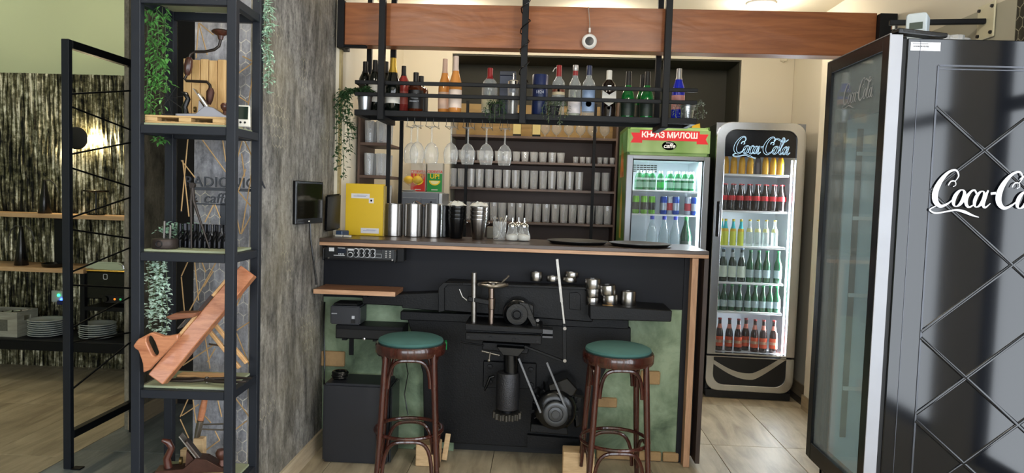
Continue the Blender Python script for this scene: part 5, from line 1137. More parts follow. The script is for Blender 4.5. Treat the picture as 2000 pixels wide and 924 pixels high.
# cabinet shell
part('side_panel', MB().box(-.03, 0, y0_, bd, .06, FZ-.012), M_fblack, rf, bev=.003)
part('far_side_panel', MB().box(-DW, -DW+.03, y0_, bd, .06, FZ-.012), M_fblack, rf, bev=.003)
part('back_panel', MB().box(-DW+.03, -.03, bd-.03, bd, .06, FZ-.012), M_fblack, rf)
part('top_panel', MB().box(-DW+.03, -.03, y0_, bd-.03, FZ-.05, FZ-.012), M_fblack, rf)
part('bottom', MB().box(-DW+.03, -.03, y0_+.031, bd-.03, .06, dz0-.01), M_blackm, rf)
M_lin2 = P('pale blue liner', '#d3e6ee', .4, var=.02)
part('liner', MB().box(-DW+.031, -.031, bd-.05, bd-.031, dz0, FZ-.051).box(-DW+.031, -DW+.045, y0_+.02, bd-.05, dz0, FZ-.051).box(-.045, -.031, y0_+.02, bd-.05, dz0, FZ-.051)
     .box(-DW+.045, -.045, y0_+.02, bd-.05, dz0-.009, dz0+.012), M_lin2, rf)
for x in (-DW+.0455, -.0505):
    part('shelf_rail', MB().box(x, x+.005, bd-.11, bd-.085, dz0+.1, FZ-.28), P('steel rail', '#5d6a72', .35, .7), rf)
    part('shelf_rail', MB().box(x, x+.005, y0_+.06, y0_+.085, dz0+.1, FZ-.28), P('steel rail', '#5d6a72', .35, .7), rf)
for py in (310, 425, 565, 740):
    z = atX(1690, py, FX+.3).z
    part('shelf_bracket', MB().box(-DW+.0508, -DW+.062, y0_+.06, bd-.09, z-.008, z+.008), M_fshelf, rf, bev=.001)
part('kick_base', MB().box(-DW+.02, -.02, y0_+.02, bd-.02, .002, .0595), M_blackm, rf)
# embossed frame and crossing ribs on the near side
def sxz(px, py): p = at(px, py, nY); return (p.x-FX, p.z)          # local y, z on the near side
def rib(p, q, r=.008):
    a, b = sxz(*p), sxz(*q); return MB().tube([(.0, a[0], a[1]), (.0, b[0], b[1])], r, 8, M=Matrix.Diagonal((.7, 1, 1, 1)))
ix0 = at(1833, 130, nY).x-FX; iz1_ = at(1833, 128, nY).z; yb1 = bd-.012
part('side_frame', MB().box(0, .0025, ix0-.004, ix0+.002, .08, iz1_).box(0, .0025, ix0, yb1, iz1_-.003, iz1_+.003).box(0, .002, ix0, yb1, iz1_-.014, iz1_-.010), P('dark panel edge', '#4a4d55', .3, .3), rf)
part('corner_line', MB().box(0, .0015, .105, .107, .08, FZ-.02), P('dark panel edge', '#4a4d55', .3, .3), rf)
pw = yb1-ix0; ztop = iz1_
def clipline(y, z, s):
    """rib from the left panel edge going with slope s until the right edge"""
    return [(0, ix0, z), (0, yb1, z+s*pw)]
slope = 1.04
zz = [at(1832, 215, nY).z, at(1832, 400, nY).z, at(1813, 650, nY).z, at(1800, 805, nY).z]
for k, py in enumerate((209, 374, 660, 822)):     # falling ribs
    z = sxz(1828-.06*(py-209), py)[1]; z2 = z-.84*pw
    part('rib', MB().tube([(0, ix0, z), (0, yb1, z2)], .0075, 8, M=Matrix.Diagonal((.75, 1, 1, 1))), M_fblack, rf, True)
for k, py in enumerate((372, 648, 808, 980)):      # rising ribs
    z = sxz(1818-.06*(py-372), py)[1]; z2 = z+.84*pw
    part('rib', MB().tube([(0, ix0, z), (0, yb1, z2)], .0075, 8, M=Matrix.Diagonal((.75, 1, 1, 1))), M_fblack, rf, True)
a = sxz(1818, 402); o = part('side_lettering', script_mb(.425), P('white script print', '#d2d3d9', .5), rf, loc=(.0088, a[0]-.004, a[1]-.002), rot=(0, 0, R(90)))
# asset sticker with barcode
sa, sb = sxz(1779, 82), sxz(1836, 100)
st = part('sticker', MB().box(0, .0012, sa[0], sb[0], sb[1], sa[1]), P('white sticker', '#d5d6db', .5), rf)
m = MB(); rs = random.Random(4); y = sa[0]+.008
while y < sa[0]+.062: wb_ = rs.choice((.0008, .0015, .0022)); m.box(.0012, .0016, y, y+wb_, sb[1]+.012, sa[1]-.012); y += wb_+rs.choice((.001, .0018))
m.box(.0012, .0016, sa[0]+.006, sa[0]+.06, sa[1]-.006, sa[1]-.0045)
part('barcode', m, P('black ink', '#2a2a2e', .6), st)
# hinge arm on top, meter box, tumblers, wall rod
part('hinge_arm', MB().bar((-.012, .02, FZ+.013), (-.03, .20, FZ+.002), .05, .016), M_castg, rf, bev=.003)
part('hinge_bolt', MB().lathe([(.008, 0), (.008, .012), (.0001, .012)], 6, T(-.02, .02, FZ+.021)), M_chrome, rf)
FT = FZ-.012
p = at(1795, 50, nY+.16); mt = thing('meter_box', 'small pale blue grey device standing on the large black fridge', 'device', (p.x, nY+.17, FT), R(-35))
part('housing', MB().prism([(-.035, 0), (.035, 0), (.035, .118), (.028, .125), (-.028, .125), (-.035, .118)], -.035, .035), P('pale blue grey plastic', '#a3adb4', .45), mt, bev=.004)
part('display', MB().box(-.022, .022, -.0365, -.0352, .065, .09), P('dark lcd', '#39443f', .2), mt)
for k, px in enumerate((1836, 1850, 1866, 1884)): 
    g = link('short_glass', short, None, (at(px, 58, nY+.33+.03*(k % 2)).x, nY+.33+.05*(k % 2), FT+.0008)); tag(g, 'clear glass standing on the large black fridge', 'glass', 'glasses on the black fridge')
wr_ = thing('wall_rod', 'black rod on a bolted plate at the right wall above the black fridge', 'rod')
q = atX(1928, 42, 1.885); 
part('plate', MB().box(1.877, 1.8845, q.y-.06, q.y+.06, q.z-.075, q.z+.075), P('cream plate', '#c9c2a4', .4), wr_, bev=.002)
for s in (-1, 1):
    for u in (-1, 1): part('bolt', MB().lathe([(.008, 0), (.007, .008), (.0001, .009)], 8, T(1.877, q.y+s*.045, q.z+u*.055) @ Matrix.Rotation(-PI/2, 4, 'Y')), M_blk, wr_)
part('rod', MB().bar((1.8765, q.y, q.z), (1.50, q.y+.06, q.z+.0), .022, .022), M_black, wr_, bev=.002)
# small detector box high on the back right wall
p = at(1530, 115, 5.97); one('detector', 'small cream detector box in the upper right wall corner', 'detector', MB().box(-.025, .025, -.03, 0, -.04, .03).lathe([(.006, -.052), (.012, -.044), (.012, -.04)], 10, T(0, -.015, 0)), M_cream, bev=.004, loc=(p.x, 5.979, p.z+.02))
# ================================================================== display tower in front of the partition
TO = atD(255, 500, 2.57); TO.z = 0; TWd, TD, TS = .371, .28, .033
tc_, ts_ = math.cos(YAW), math.sin(YAW)
def tl(px, py, dy):
    """picture point on the tower's depth plane dy, in the tower's own frame"""
    d = ray(px, py); n = Vector((-ts_, tc_, 0)); q = TO+n*dy
    p = CAM+d*((q-CAM).dot(n)/d.dot(n))-TO; return Vector((p.x*tc_+p.y*ts_, dy, p.z))
def tw(v): return Vector((TO.x+v[0]*tc_-v[1]*ts_, TO.y+v[0]*ts_+v[1]*tc_, v[2]))
def tthing(name, label, cat, at_=(0, 0, 0), rz=0, group=None): return thing(name, label, cat, tw(at_), YAW+rz, group)
M_tsteel = P('blue black steel', '#1b1f27', .5, 0, .3, .15, 20)
tr = thing('display_tower', 'tall black steel display tower laced with twine before the papered partition', 'shelf', TO, YAW)
M_tboard = P('pale green shelf board', '#9aa184', .6, var=.25, vs=12)
M_twine = P('tan twine', '#c09c6c', .8)
for x in (0, TWd-TS):
    for y in (0, TD-TS): part('post', MB().box(x, x+TS, y, y+TS, .002, 2.60), M_tsteel, tr, bev=.002)
LZ = [tl(350, y, 0).z for y in (-10, 245, 495, 764)]; LZ.append(tl(503, 905, TD).z)
for z in LZ:
    for y in (.002, TD-TS+.002): part('rail', MB().box(TS+.0005, TWd-TS-.0005, y, y+TS-.006, z-.031, z), M_tsteel, tr, bev=.002)
    for x in (.002, TWd-TS+.002): part('rail', MB().box(x, x+TS-.006, TS+.0005, TD-TS-.0005, z-.031, z), M_tsteel, tr, bev=.002)
    part('shelf_board', MB().box(TS-.004, TWd-TS+.004, TS-.004, TD-TS+.004, z+.0005, z+.009), M_tboard, tr, bev=.001)
seg = [(368, 260, 354, 413), (354, 313, 381, 347), (357, 313, 369, 423), (388, 263, 441, 336), (433, 260, 441, 316), (474, 271, 462, 316), (476, 271, 496, 313), (496, 313, 472, 454), (465, 373, 490, 403), (492, 418, 471, 457), (461, 418, 469, 457), (417, 400, 400, 434), (420, 400, 430, 425),
       (367, 511, 354, 540), (354, 540, 360, 607), (380, 511, 388, 587), (394, 511, 402, 532), (422, 512, 370, 607), (416, 530, 398, 560), (490, 538, 461, 600), (492, 626, 461, 646), (461, 649, 490, 720), (415, 675, 357, 714), (420, 681, 405, 707), (400, 655, 410, 720),
       (367, 780, 352, 814), (352, 819, 375, 870), (388, 790, 355, 812), (377, 780, 383, 826), (425, 780, 433, 814), (458, 775, 488, 816), (482, 822, 456, 842), (429, 860, 396, 884), (420, 842, 429, 860), (400, 812, 412, 826),
       (388, 45, 383, 114), (389, 48, 405, 107), (389, 45, 417, 68), (464, 144, 498, 120), (498, 122, 485, 205), (474, 110, 498, 122), (464, 187, 484, 200), (480, 330, 466, 372), (472, 300, 478, 345)]
for s in seg: part('twine', MB().tube([tl(s[0], s[1], TD+.004), tl(s[2], s[3], TD+.004)], .0026, 5), M_twine, tr, True)
for q in ((354, 313), (496, 313), (354, 540), (352, 816), (488, 818), (498, 121), (354, 413)): part('nail', MB().sphere(tl(*q, TD+.006), .005, 8, 6), M_blackm, tr, True)
B2, B3, B4, B5 = [z+.0105 for z in LZ[1:]]
# ---- top compartment
M_pallet = wood('pallet wood', '#b08d5c', '#d6b583', 'x', 3, .6); M_dkwood = wood('dark tool wood', '#2a1410', '#52291f', 'z', 3, .3, .4)
a, b = tl(284, 245, .05), tl(440, 245, .05); PW = b.x-a.x
pl = tthing('mini_pallet', 'miniature wooden pallet on the tower\'s upper shelf', 'pallet', (a.x, .045, B2))
for k in range(4): part('deck_slat', MB().box(0, PW, k*.046, k*.046+.038, .021, .028), M_pallet, pl, bev=.0008)
for x in (0, PW/2-.022, PW-.044):
    for k in range(3): part('block', MB().box(x, x+.044, k*.069, k*.069+.038, .0065, .0205), M_pallet, pl, bev=.0008)
for k in range(3): part('bottom_slat', MB().box(0, PW, k*.069, k*.069+.038, 0, .006), M_pallet, pl, bev=.0008)
PT = B2+.0285
gb = tthing('grooved_board', 'honey coloured grooved wooden board standing at the back of the upper shelf', 'board', (tl(357, 225, .215).x, .215, PT))
gw = tl(440, 200, .215).x-tl(357, 200, .215).x; gh = tl(357, 114, .215).z-PT
for k in range(5): part('slat', MB().box(k*gw/5+.0014, (k+1)*gw/5-.0012, 0, .014, .001, gh-.004*(k % 2)), wood('honey slat', '#b98e55', '#d8b27a', 'z', 3, .5), gb, bev=.0012)
hb = tthing('hand_brace', 'old hand brace drill with dark wooden knob and grip on the upper shelf', 'drill', (tl(412, 205, .16).x, .16, PT))
def hp(px, py, dy=.16): v = tl(px, py, dy)-Vector((tl(412, 205, .16).x, .16, PT)); return v
part('crank', MB().tube([hp(431, 78), hp(428, 90), hp(419, 97), hp(400, 101), hp(380, 101), hp(372, 106), hp(369, 114), hp(364, 147), hp(361, 154), hp(364, 158), hp(385, 159), hp(404, 160), hp(410, 166), hp(412, 176)], .0055, 8), P('dark iron', '#3a3431', .35, .8), hb, True)
part('knob', MB().lathe([(.008, -.026), (.012, -.012), (.03, -.002), (.033, .004), (.026, .010), (.0001, .013)], 20, Matrix.Translation(hp(431, 64))), M_dkwood, hb, True)
a, b = hp(370, 112), hp(365, 147); part('grip', MB().tube([a, a.lerp(b, .15), a.lerp(b, .5), a.lerp(b, .85), b], [.008, .014, .0165, .013, .008], 14), M_dkwood, hb, True)
part('chuck', MB().tube([hp(412, 172), hp(411, 180), hp(409, 196), hp(408, 204)], [.008, .015, .012, .007], 10), P('rusty iron', '#4a302a', .5, .6), hb, True)
def hand_plane(t, L_, msole, mtote, mcap, mknob):
    """iron bench plane, tote at x=0 end, nose at x=L_"""
    s = L_/.24
    part('sole', MB().prism([(0, 0), (L_, 0), (L_, .012*s), (L_*.86, .014*s), (L_*.66, .045*s), (L_*.52, .05*s), (L_*.36, .016*s), (0, .012*s)], -.029*s, .029*s), msole, t, bev=.0015)
    part('tote', MB().tube([(.035*s, 0, .012*s), (.03*s, 0, .045*s), (.045*s, 0, .08*s), (.035*s, 0, .10*s), (.015*s, 0, .108*s)], [.014*s, .0125*s, .011*s, .012*s, .006*s], 10), mtote, t, True)
    part('blade', MB().bar((L_*.62, 0, .015*s), (L_*.30, 0, .125*s), .044*s, .004*s), M_oldsteel, t, bev=.001)
    part('lever_cap', MB().bar((L_*.62, 0, .024*s), (L_*.38, 0, .105*s), .038*s, .010*s), mcap, t, bev=.003)
    part('frog', MB().prism([(L_*.38, .014*s), (L_*.58, .014*s), (L_*.40, .075*s)], -.018*s, .018*s), msole, t)
    part('adjusting_wheel', MB().lathe([(.013*s, -.004*s), (.013*s, .004*s)], 14, T(L_*.31, 0, .035*s) @ AX['x']), P('brass wheel', '#5a4a2a', .35, .8), t, True)
    part('front_knob', MB().lathe([(.015*s, 0), (.010*s, .012*s), (.009*s, .02*s), (.019*s, .033*s), (.021*s, .044*s), (.015*s, .055*s), (.0001, .058*s)], 18, T(L_*.85, 0, .013*s)), mknob, t, True)
v = tl(343, 228, .09); t = tthing('hand_plane', 'iron hand plane with chrome lever cap on the miniature pallet', 'plane', (v.x, .105, PT+.001), R(6)); hand_plane(t, .20, P('grey plane iron', '#77767a', .35, .8, var=.2), M_castg, M_chrome, M_dkwood)
t = tthing('wire_star', 'thin black wire star ornament beside the hand plane', 'ornament', (tl(330, 228, .07).x, .065, PT))
m = MB()
for k in range(4): q = PI*k/4+.2; m.tube([(-.055*math.cos(q), 0, .062-.055*math.sin(q)), (.055*math.cos(q), 0, .062+.055*math.sin(q))], .0012, 5)
part('wires', m, M_blackm, t, True); part('base', MB().box(-.02, .02, -.01, .01, .001, .006), M_blackm, t)
v = tl(482, 250, .16); dv = tthing('climate_display', 'white digital thermometer with dark screen at the tower\'s right side', 'thermometer', (.338, .14, B2), R(8))
part('housing', MB().prism([(-.034, 0), (.034, 0), (.030, .082), (-.030, .082)], -.008, .008), M_white, dv, bev=.003, rot=(R(-8), 0, 0), loc=(0, 0, .002))
part('screen', MB().box(-.026, .026, -.0095, -.0083, .028, .076), P('dark green lcd', '#1f2a24', .15), dv, rot=(R(-8), 0, 0), loc=(0, 0, .002))
for k in range(3): part('button', MB().lathe([(.004, 0), (.004, .002), (.0001, .002)], 10, T(-.016+.016*k, -.0085, .016) @ AX['y'].inverted()), M_blackm, dv, True, rot=(R(-8), 0, 0), loc=(0, 0, .002))
def hang(px0, px1, py0, py1, dy, n, rs, z0=None):
    out = []
    for k in range(n):
        x0 = px0+(px1-px0)*(k+.5)/n; e = py1-(py1-py0)*rs.uniform(0, .35)
        out.append([tl(x0+rs.uniform(-4, 4), py0+(e-py0)*s/5, dy+rs.uniform(-.02, .02)) for s in range(6)])
    return out
def hplant(label, paths, mleaf, n, size, spread, seed, drop, narrow, name='hanging_plant'):
    p0 = Vector(paths[0][0]); t = tthing(name, label, 'plant', p0)
    pth = [[Vector(q)-p0 for q in p] for p in paths]
    f = part('foliage', foliage(pth, n, size, spread, seed, drop, narrow), mleaf, t); f['kind'] = 'stuff'
    part('stems', stems(pth), M_stem, t, True)
rs = random.Random(21)
hplant('fresh green leafy garland hanging inside the tower\'s top left', hang(284, 328, 14, 246, .13, 5, rs), M_leaf, 70, .026, .009, 31, .6, .45)
hplant('pale eucalyptus strand hanging outside the tower\'s top right', hang(508, 529, -30, 205, .27, 3, rs), M_euc, 110, .022, .007, 32, .2, .5)
hplant('pale eucalyptus bunch hanging at the left below the middle shelf', hang(288, 328, 510, 660, .10, 5, rs), P('light eucalyptus leaf', '#d2e8da', .6, var=.15, vs=60), 75, .019, .008, 33, .0, .8)
hplant('small green sprig hanging below the upper shelf', hang(302, 318, 262, 284, .16, 2, rs), M_leaf, 14, .022, .006, 34, .5, .5)
# ---- middle compartment
v = tl(321, 488, .07); t = tthing('die_block', 'round dark iron block with two upright pins on the middle shelf', 'tool', (v.x, .075, B3))
part('block', MB().lathe([(.044, 0), (.046, .003), (.046, .032), (.044, .035), (.0001, .035)], 24), P('rusty dark iron', '#3b322f', .5, .5, bump=.3), t, True)
part('ring_mark', MB().tube([(.011*math.cos(2*PI*k/16), -.046, .018+.011*math.sin(2*PI*k/16)) for k in range(16)], .002, 6, True), M_blackm, t, True)
for x, h in ((-.004, .10), (.018, .085)): part('pin', MB().tube([(x, 0, .036), (x+.002, 0, h)], .0045, 8), P('dull grey iron', '#6a6662', .4, .7), t, True)
def drill_bit(r=.009, h=.09):
    m = MB(); n = 12; k = 22
    for j in range(k+1):
        s = j/k; tw_ = s*4*PI if s < .72 else .72*4*PI
        for i in range(n):
            a_ = 2*PI*i/n; rr = r*((.62+.38*abs(math.cos(a_))) if s > .28 else .82); m.v.append((rr*math.cos(a_+tw_), rr*math.sin(a_+tw_), h*s))
    m.f = [(j*n+i, j*n+(i+1) % n, (j+1)*n+(i+1) % n, (j+1)*n+i) for j in range(k) for i in range(n)]+[list(range(n-1, -1, -1)), list(range(k*n, k*n+n))]
    return m.mesh('drill_bit', P('blackened drill steel', '#26262a', .3, .7), True)
db = drill_bit()
for k in range(10):
    px = 351+k*9.6; x = tl(px, 480, .13).x
    tag(link('drill_bit', db, None, tw((x, .13+.006*(k % 2), B3)), (0, 0, k*.7)), 'dark twist drill bit in the standing row on the middle shelf', 'drill bit', 'drill bits in a row')
t = tthing('drill_stand', 'low dark wooden rack behind the row of drill bits', 'rack', (tl(350, 480, .16).x, .155, B3))
part('block', MB().box(-.01, .19, 0, .03, 0, .045), M_blackm, t, bev=.002); part('lip', MB().box(-.01, .19, -.004, -.0005, 0, .006), M_blackm, t)
t = tthing('dividers', 'old iron spring dividers standing with spread legs on the middle shelf', 'tool', (tl(392, 487, .075).x, .075, B3))
o_ = Vector((tl(392, 487, .075).x, .075, B3)); ir = P('dark brown iron', '#3a3330', .45, .6)
for q in (374, 409): part('leg', MB().tube([tl(376, 362, .075)-o_, tl(378 if q > 390 else 373, 392, .075)-o_, tl(q, 486, .075)-o_+Vector((0, 0, .001))], [.007, .006, .0025], 8), ir, t, True)
part('hinge', MB().lathe([(.010, -.008), (.010, .008)], 14, Matrix.Translation(tl(376, 362, .075)-o_) @ AX['y']), ir, t, True)
part('arc', MB().tube([tl(368, 392, .075)-o_, tl(376, 396, .075)-o_, tl(386, 393, .075)-o_], .003, 6), ir, t, True)
rs = random.Random(6); p0 = tl(355, 470, .20)
hplant('mint green artificial succulent behind the drill bits', [[(p0.x, .20, B3), tl(318+12*k, 455-6*(k % 3), .19), tl(313+13*k, 446-8*(k % 2)+rs.uniform(-3, 3), .18)] for k in range(7)], M_mint, 34, .020, .010, 35, -.3, .55, 'succulent')
# ---- letters fixed between the rear posts
sg = tthing('wall_sign', 'dark metal cafe name letters hung behind the tower\'s middle shelf', 'sign', tl(440, 370, TD+.012))
SG = Vector(tl(440, 370, TD+.012)); M_signd = P('dark grey metal letters', '#3d4046', .45, .5)
a = tl(370, 368, TD+.012)-SG; b = tl(509, 370, TD+.012)-SG
part('base_strip', MB().box(a.x, b.x, 0, .01, a.z-.006, a.z+.006), M_signd, sg, bev=.001)
part('lettering', text_mb('RADIONICA', .058, extrude=.004, space=1.02), M_signd, sg, loc=((a.x+b.x)/2, 0, a.z+.026))
c = tl(418, 388, TD+.012)-SG; part('lettering', text_mb('caffe', .058, extrude=.004, shear=.2), M_signd, sg, loc=(c.x+.01, 0, c.z))
part('lettering', text_mb('&', .05, extrude=.004), M_signd, sg, loc=(tl(378, 388, TD+.012).x-SG.x, 0, c.z))
a = tl(430, 396, TD+.012)-SG; b = tl(446, 446, TD+.012)-SG; part('plate', MB().box(a.x, b.x, 0, .006, b.z, a.z), M_signd, sg)
part('lower_strip', MB().box(tl(374, 398, TD+.012).x-SG.x, tl(448, 398, TD+.012).x-SG.x, 0, .008, c.z-.026, c.z-.020), M_signd, sg)
# ---- lower compartment: wooden jointer plane leaning across
M_beech = wood('reddish beech', '#9a5b3c', '#c48560', 'x', 3, .4, .2); M_beech2 = wood('pale beech', '#b98a58', '#d6ab78', 'x', 3, .5)
P0, P1 = tl(304, 738, .022), tl(482, 527, .16)
jt = tthing('wooden_jointer_plane', 'long reddish wooden jointer plane leaning across the lower compartment', 'plane', (0, 0, 0))
d = (P1-P0); Lj = d.length; d.normalize(); ny = Vector((0, 1, 0)); ny = (ny-d*ny.dot(d)).normalized(); nz = d.cross(ny); nz = -nz if nz.x > 0 else nz
Mj = Matrix(((d.x, ny.x, nz.x, P0.x), (d.y, ny.y, nz.y, P0.y), (d.z, ny.z, nz.z, P0.z), (0, 0, 0, 1)))
hw_ = .041
part('body', MB().box(0, Lj, -.03, .03, -hw_, hw_*.55, Mj), M_beech, jt, bev=.003)
part('top_strip', MB().box(.16, Lj-.02, -.028, .03, hw_*.55+.0005, hw_*.55+.012, Mj), M_beech2, jt, bev=.002)
part('mouth', MB().box(Lj*.56, Lj*.70, -.0305, .02, hw_*.55+.0008, hw_*.55+.0135, Mj), P('dark mouth', '#2c1510', .6), jt)
hpz = [(65, 610), (100, 560), (180, 518), (260, 545), (335, 525), (352, 545), (185, 720), (135, 778), (130, 700), (100, 618)]
hole = [(150, 575), (152, 545), (180, 533), (205, 575), (228, 640), (212, 662), (190, 660), (172, 625)]
H_ = [tl(240+x/3.08, 480+y/3.08, -.02) for x, y in hpz]
h2 = [tl(240+x/3.08, 480+y/3.08, -.02) for x, y in hole]
# handle as a ring: resample both outlines by angle
cx = sum(p.x for p in h2)/8; cz = sum(p.z for p in h2)/8
def rayhit(poly, a_):
    best = None
    for i in range(len(poly)):
        p, q = poly[i], poly[(i+1) % len(poly)]; dx, dz_ = math.cos(a_), math.sin(a_); ex, ez = q.x-p.x, q.z-p.z; den = dx*ez-dz_*ex
        if abs(den) < 1e-12: continue
        s = ((p.x-cx)*ez-(p.z-cz)*ex)/den; u = ((p.x-cx)*dz_-(p.z-cz)*dx)/den
        if s > 0 and -1e-6 <= u <= 1+1e-6 and (best is None or s > best): best = s
    return (cx+dx*best, cz+dz_*best)
o_l = [rayhit(H_, 2*PI*k/40) for k in range(40)]; i_l = [rayhit(h2, 2*PI*k/40) for k in range(40)]
part('handle', framemb(o_l, i_l, -.034, -.008), M_beech, jt, bev=.004)
a = tl(330, 614, .05); b = tl(389, 612, .05); part('wedge', MB().prism([(a.x, a.z-.006), (a.x+.03, a.z+.008), (b.x, b.z+.006), (b.x-.01, b.z-.012), (a.x+.02, a.z-.016)], .02, .085), wood('brown wedge', '#6a3f2c', '#8f5f45', 'x', 3, .4), jt, bev=.003)
part('iron', MB().bar(tl(352, 640, .10), tl(368, 622, .10), .045, .005), M_oldsteel, jt, bev=.001)
t = tthing('wooden_cramp', 'pale wooden cramp standing behind the jointer plane', 'clamp', (tl(480, 715, .20).x, .205, B4)); o_ = Vector((tl(480, 715, .20).x, .205, B4))
for q in (0, 14): part('bar', MB().bar(tl(404+q, 640-q*.6, .2)-o_, tl(468+q, 722-q*.7, .2)-o_+Vector((0, 0, .006)), .016, .014), M_beech2, t, bev=.002)
part('screw', MB().tube([tl(408, 672, .2)-o_, tl(438, 676, .2)-o_], .004, 8), M_oldsteel, t, True)
t = tthing('serrated_board', 'pale wooden board with a scalloped edge on the lower shelf', 'board', (tl(345, 748, .12).x, .12, B4))
sc_ = [(.0, .0)]+[(x_*.012, .05+.006*(x_ % 2)) for x_ in range(0, 18)]+[(.21, .0)]
part('board', MB().slab(sc_, .001, .016), M_beech2, t, bev=.001); part('edge_band', MB().box(.0, .21, -.006, -.0005, .001, .009), P('dark wood band', '#5b4636', .6), t, bev=.001)
t = tthing('iron_tongs', 'pair of old iron tongs lying on the lower shelf', 'tongs', (tl(330, 750, .07).x, .075, B4))
x1 = tl(485, 745, .07).x-tl(330, 750, .07).x
for s in (-1, 1): part('arm', MB().tube([(0, s*.012, .008), (x1*.3, s*.02, .012), (x1*.5, -s*.008, .014), (x1*.62, -s*.022, .014), (x1*.8, -s*.03, .016), (x1, -s*.024, .018)], [.003, .006, .0075, .006, .006, .004], 8), P('dark brown iron', '#3a3330', .45, .6), t, True)
part('rivet', MB().lathe([(.007, .003), (.007, .024), (.0001, .026)], 12, T(x1*.47, 0, 0)), M_oldsteel, t, True)
# ---- bottom compartment
v = tl(292, 924, .06); t = tthing('hand_plane', 'rusty brown iron hand plane on the tower\'s bottom shelf', 'plane', (.055, .085, B5+.021), R(12))
rb = P('rust brown iron', '#4a322a', .45, .7, var=.4, vs=30, bump=.2); hand_plane(t, .27, rb, M_dkwood, P('worn dark steel', '#5e544e', .3, .9, var=.3, vs=20), P('rusty knob', '#5a3a30', .4, .4))
t = tthing('timber_offcut', 'pale timber board lying under the rusty hand plane', 'board', (.05, .045, B5)); part('board', MB().box(0, .27, 0, .09, 0, .02), M_timber, t, bev=.002); part('end_grain', MB().box(.2702, .272, .002, .088, .001, .019), M_beech2, t)
t = tthing('square_blocks', 'two pale wood blocks joined in an L behind the rusty plane', 'block', (tl(352, 888, .20).x, .20, B5)); o_ = Vector((tl(352, 888, .20).x, .20, B5))
a = tl(352, 879, .2)-o_; b = tl(396, 889, .2)-o_; zt_ = tl(380, 857, .2).z-B5
part('lower_block', MB().box(0, b.x, 0, .035, 0, a.z), M_timber, t, bev=.001); part('upper_block', MB().box(b.x-.038, b.x, 0, .035, a.z+.0005, max(zt_, a.z+.03)), M_timber, t, bev=.001)
t = tthing('old_hammer', 'old tool with turned wooden handle and iron ferrule leaning at the back', 'tool', (tl(383, 870, .215).x, .22, B5)); o_ = Vector((tl(383, 870, .215).x, .22, B5))
a, b = tl(384, 858, .22)-o_, tl(401, 775, .22)-o_
part('handle', MB().tube([a.lerp(b, .45), a.lerp(b, .7), a.lerp(b, 1.05)], [.012, .0135, .010], 12), M_beech, t, True)
part('ferrule', MB().tube([Vector((0, 0, .001)), a, a.lerp(b, .15), a.lerp(b, .44)], [.006, .010, .012, .013], 12), M_oldsteel, t, True)
c = tl(388, 834, .22)-o_; e = tl(436, 834, .22)-o_
part('buckle', MB().tube([c+Vector((0, 0, .01)), e+Vector((0, 0, .012)), e-Vector((0, 0, .012)), c-Vector((0, 0, .008))], .003, 6, True), M_oldsteel, t, True)
# ================================================================== ladder-like black frame beside the side room opening
LX = -2.362; lf = thing('rod_frame', 'tall black steel frame with zigzag rods beside the opening', 'frame', (LX, 3.75, 0))
def lx(px, py): return atX(px, py, LX)
fy, by = 3.468, 4.035; ztop = lx(146, 82).z
part('front_post', MB().box(LX-.019, LX+.019, fy-.015, fy+.015, .002, ztop), M_tsteel, lf, bev=.002, world=True)
part('rear_post', MB().box(LX-.015, LX+.015, by-.015, by+.015, .002, ztop), M_black, lf, bev=.002, world=True)
for z in (ztop-.02, lx(145, 845).z): part('rail', MB().box(LX-.018, LX+.018, fy+.0205, by-.0155, z-.02, z+.02), M_black, lf, bev=.002, world=True)
part('foot', MB().box(LX-.02, LX+.06, fy-.03, fy+.03, .0005, .0018) if False else MB().box(LX+.0225, LX+.07, fy-.02, fy+.02, .002, .008), M_black, lf, world=True)
for a_, b_ in ((187, 175), (210, 253), (303, 277), (328, 365), (425, 385), (447, 467), (530, 484), (554, 565), (638, 581), (665, 652), (757, 670)):
    z0 = at(153, a_, fy).z; p = lx(151, a_); q = lx(248, b_)
    part('rod', MB().tube([(LX, fy+.018, p.z), (LX, by-.013, q.z)], .005, 8), M_black, lf, True, world=True)
# ================================================================== side room: buffet shelves against the relief wall
M_oakx = wood('natural oak shelf', '#b08a63', '#d6b389', 'x', 1.5, .45)
CY = 4.98
def sx(px, py, Y): return at(px, py, Y)
bu = thing('buffet_frame', 'low black steel buffet frame in the side room', 'buffet', (-4.2, 5.15, 0))
dzk = at(120, 666, CY).z; xr = -2.447
part('deck', MB().box(-5.9, xr, CY, 5.39, dzk-.012, dzk), M_blackm, bu, bev=.002, world=True)
part('front_beam', MB().box(-5.9, xr, CY, CY+.03, dzk-.078, dzk-.0125), M_black, bu, bev=.002, world=True)
for x in (-5.85, -4.4, -2.9):
    part('leg', MB().box(x-.025, x+.025, 5.30, 5.35, .002, dzk-.0125), M_black, bu, world=True)
zl = at(60, 527, 5.02).z; zu = at(60, 421, 5.16).z; xs = at(152, 530, 5.02).x
part('upright', MB().box(at(106, 480, 5.2).x, at(128, 480, 5.2).x, 5.20, 5.24, zl+.0155, zu-.0155), M_black, bu, world=True)
part('upright', MB().box(xs+.0, xs+.035, CY+.06, CY+.10, dzk+.0005, zl-.016), M_black, bu, bev=.002, world=True)
part('upright', MB().box(xr-.035, xr, CY+.06, CY+.10, dzk+.0005, zl-.016), M_black, bu, bev=.002, world=True)
zm = at(200, 600, CY+.06).z
part('middle_deck', MB().box(xs+.0355, xr-.0355, CY+.06, 5.38, zm-.03, zm), M_black, bu, bev=.002, world=True)
o = one('oak_shelf', 'lower oak wall shelf holding the black fan and dish in the side room', 'shelf', MB().box(-5.9, xs+.04, 5.02, 5.385, zl-.015, zl+.015), M_oakx, bev=.001)
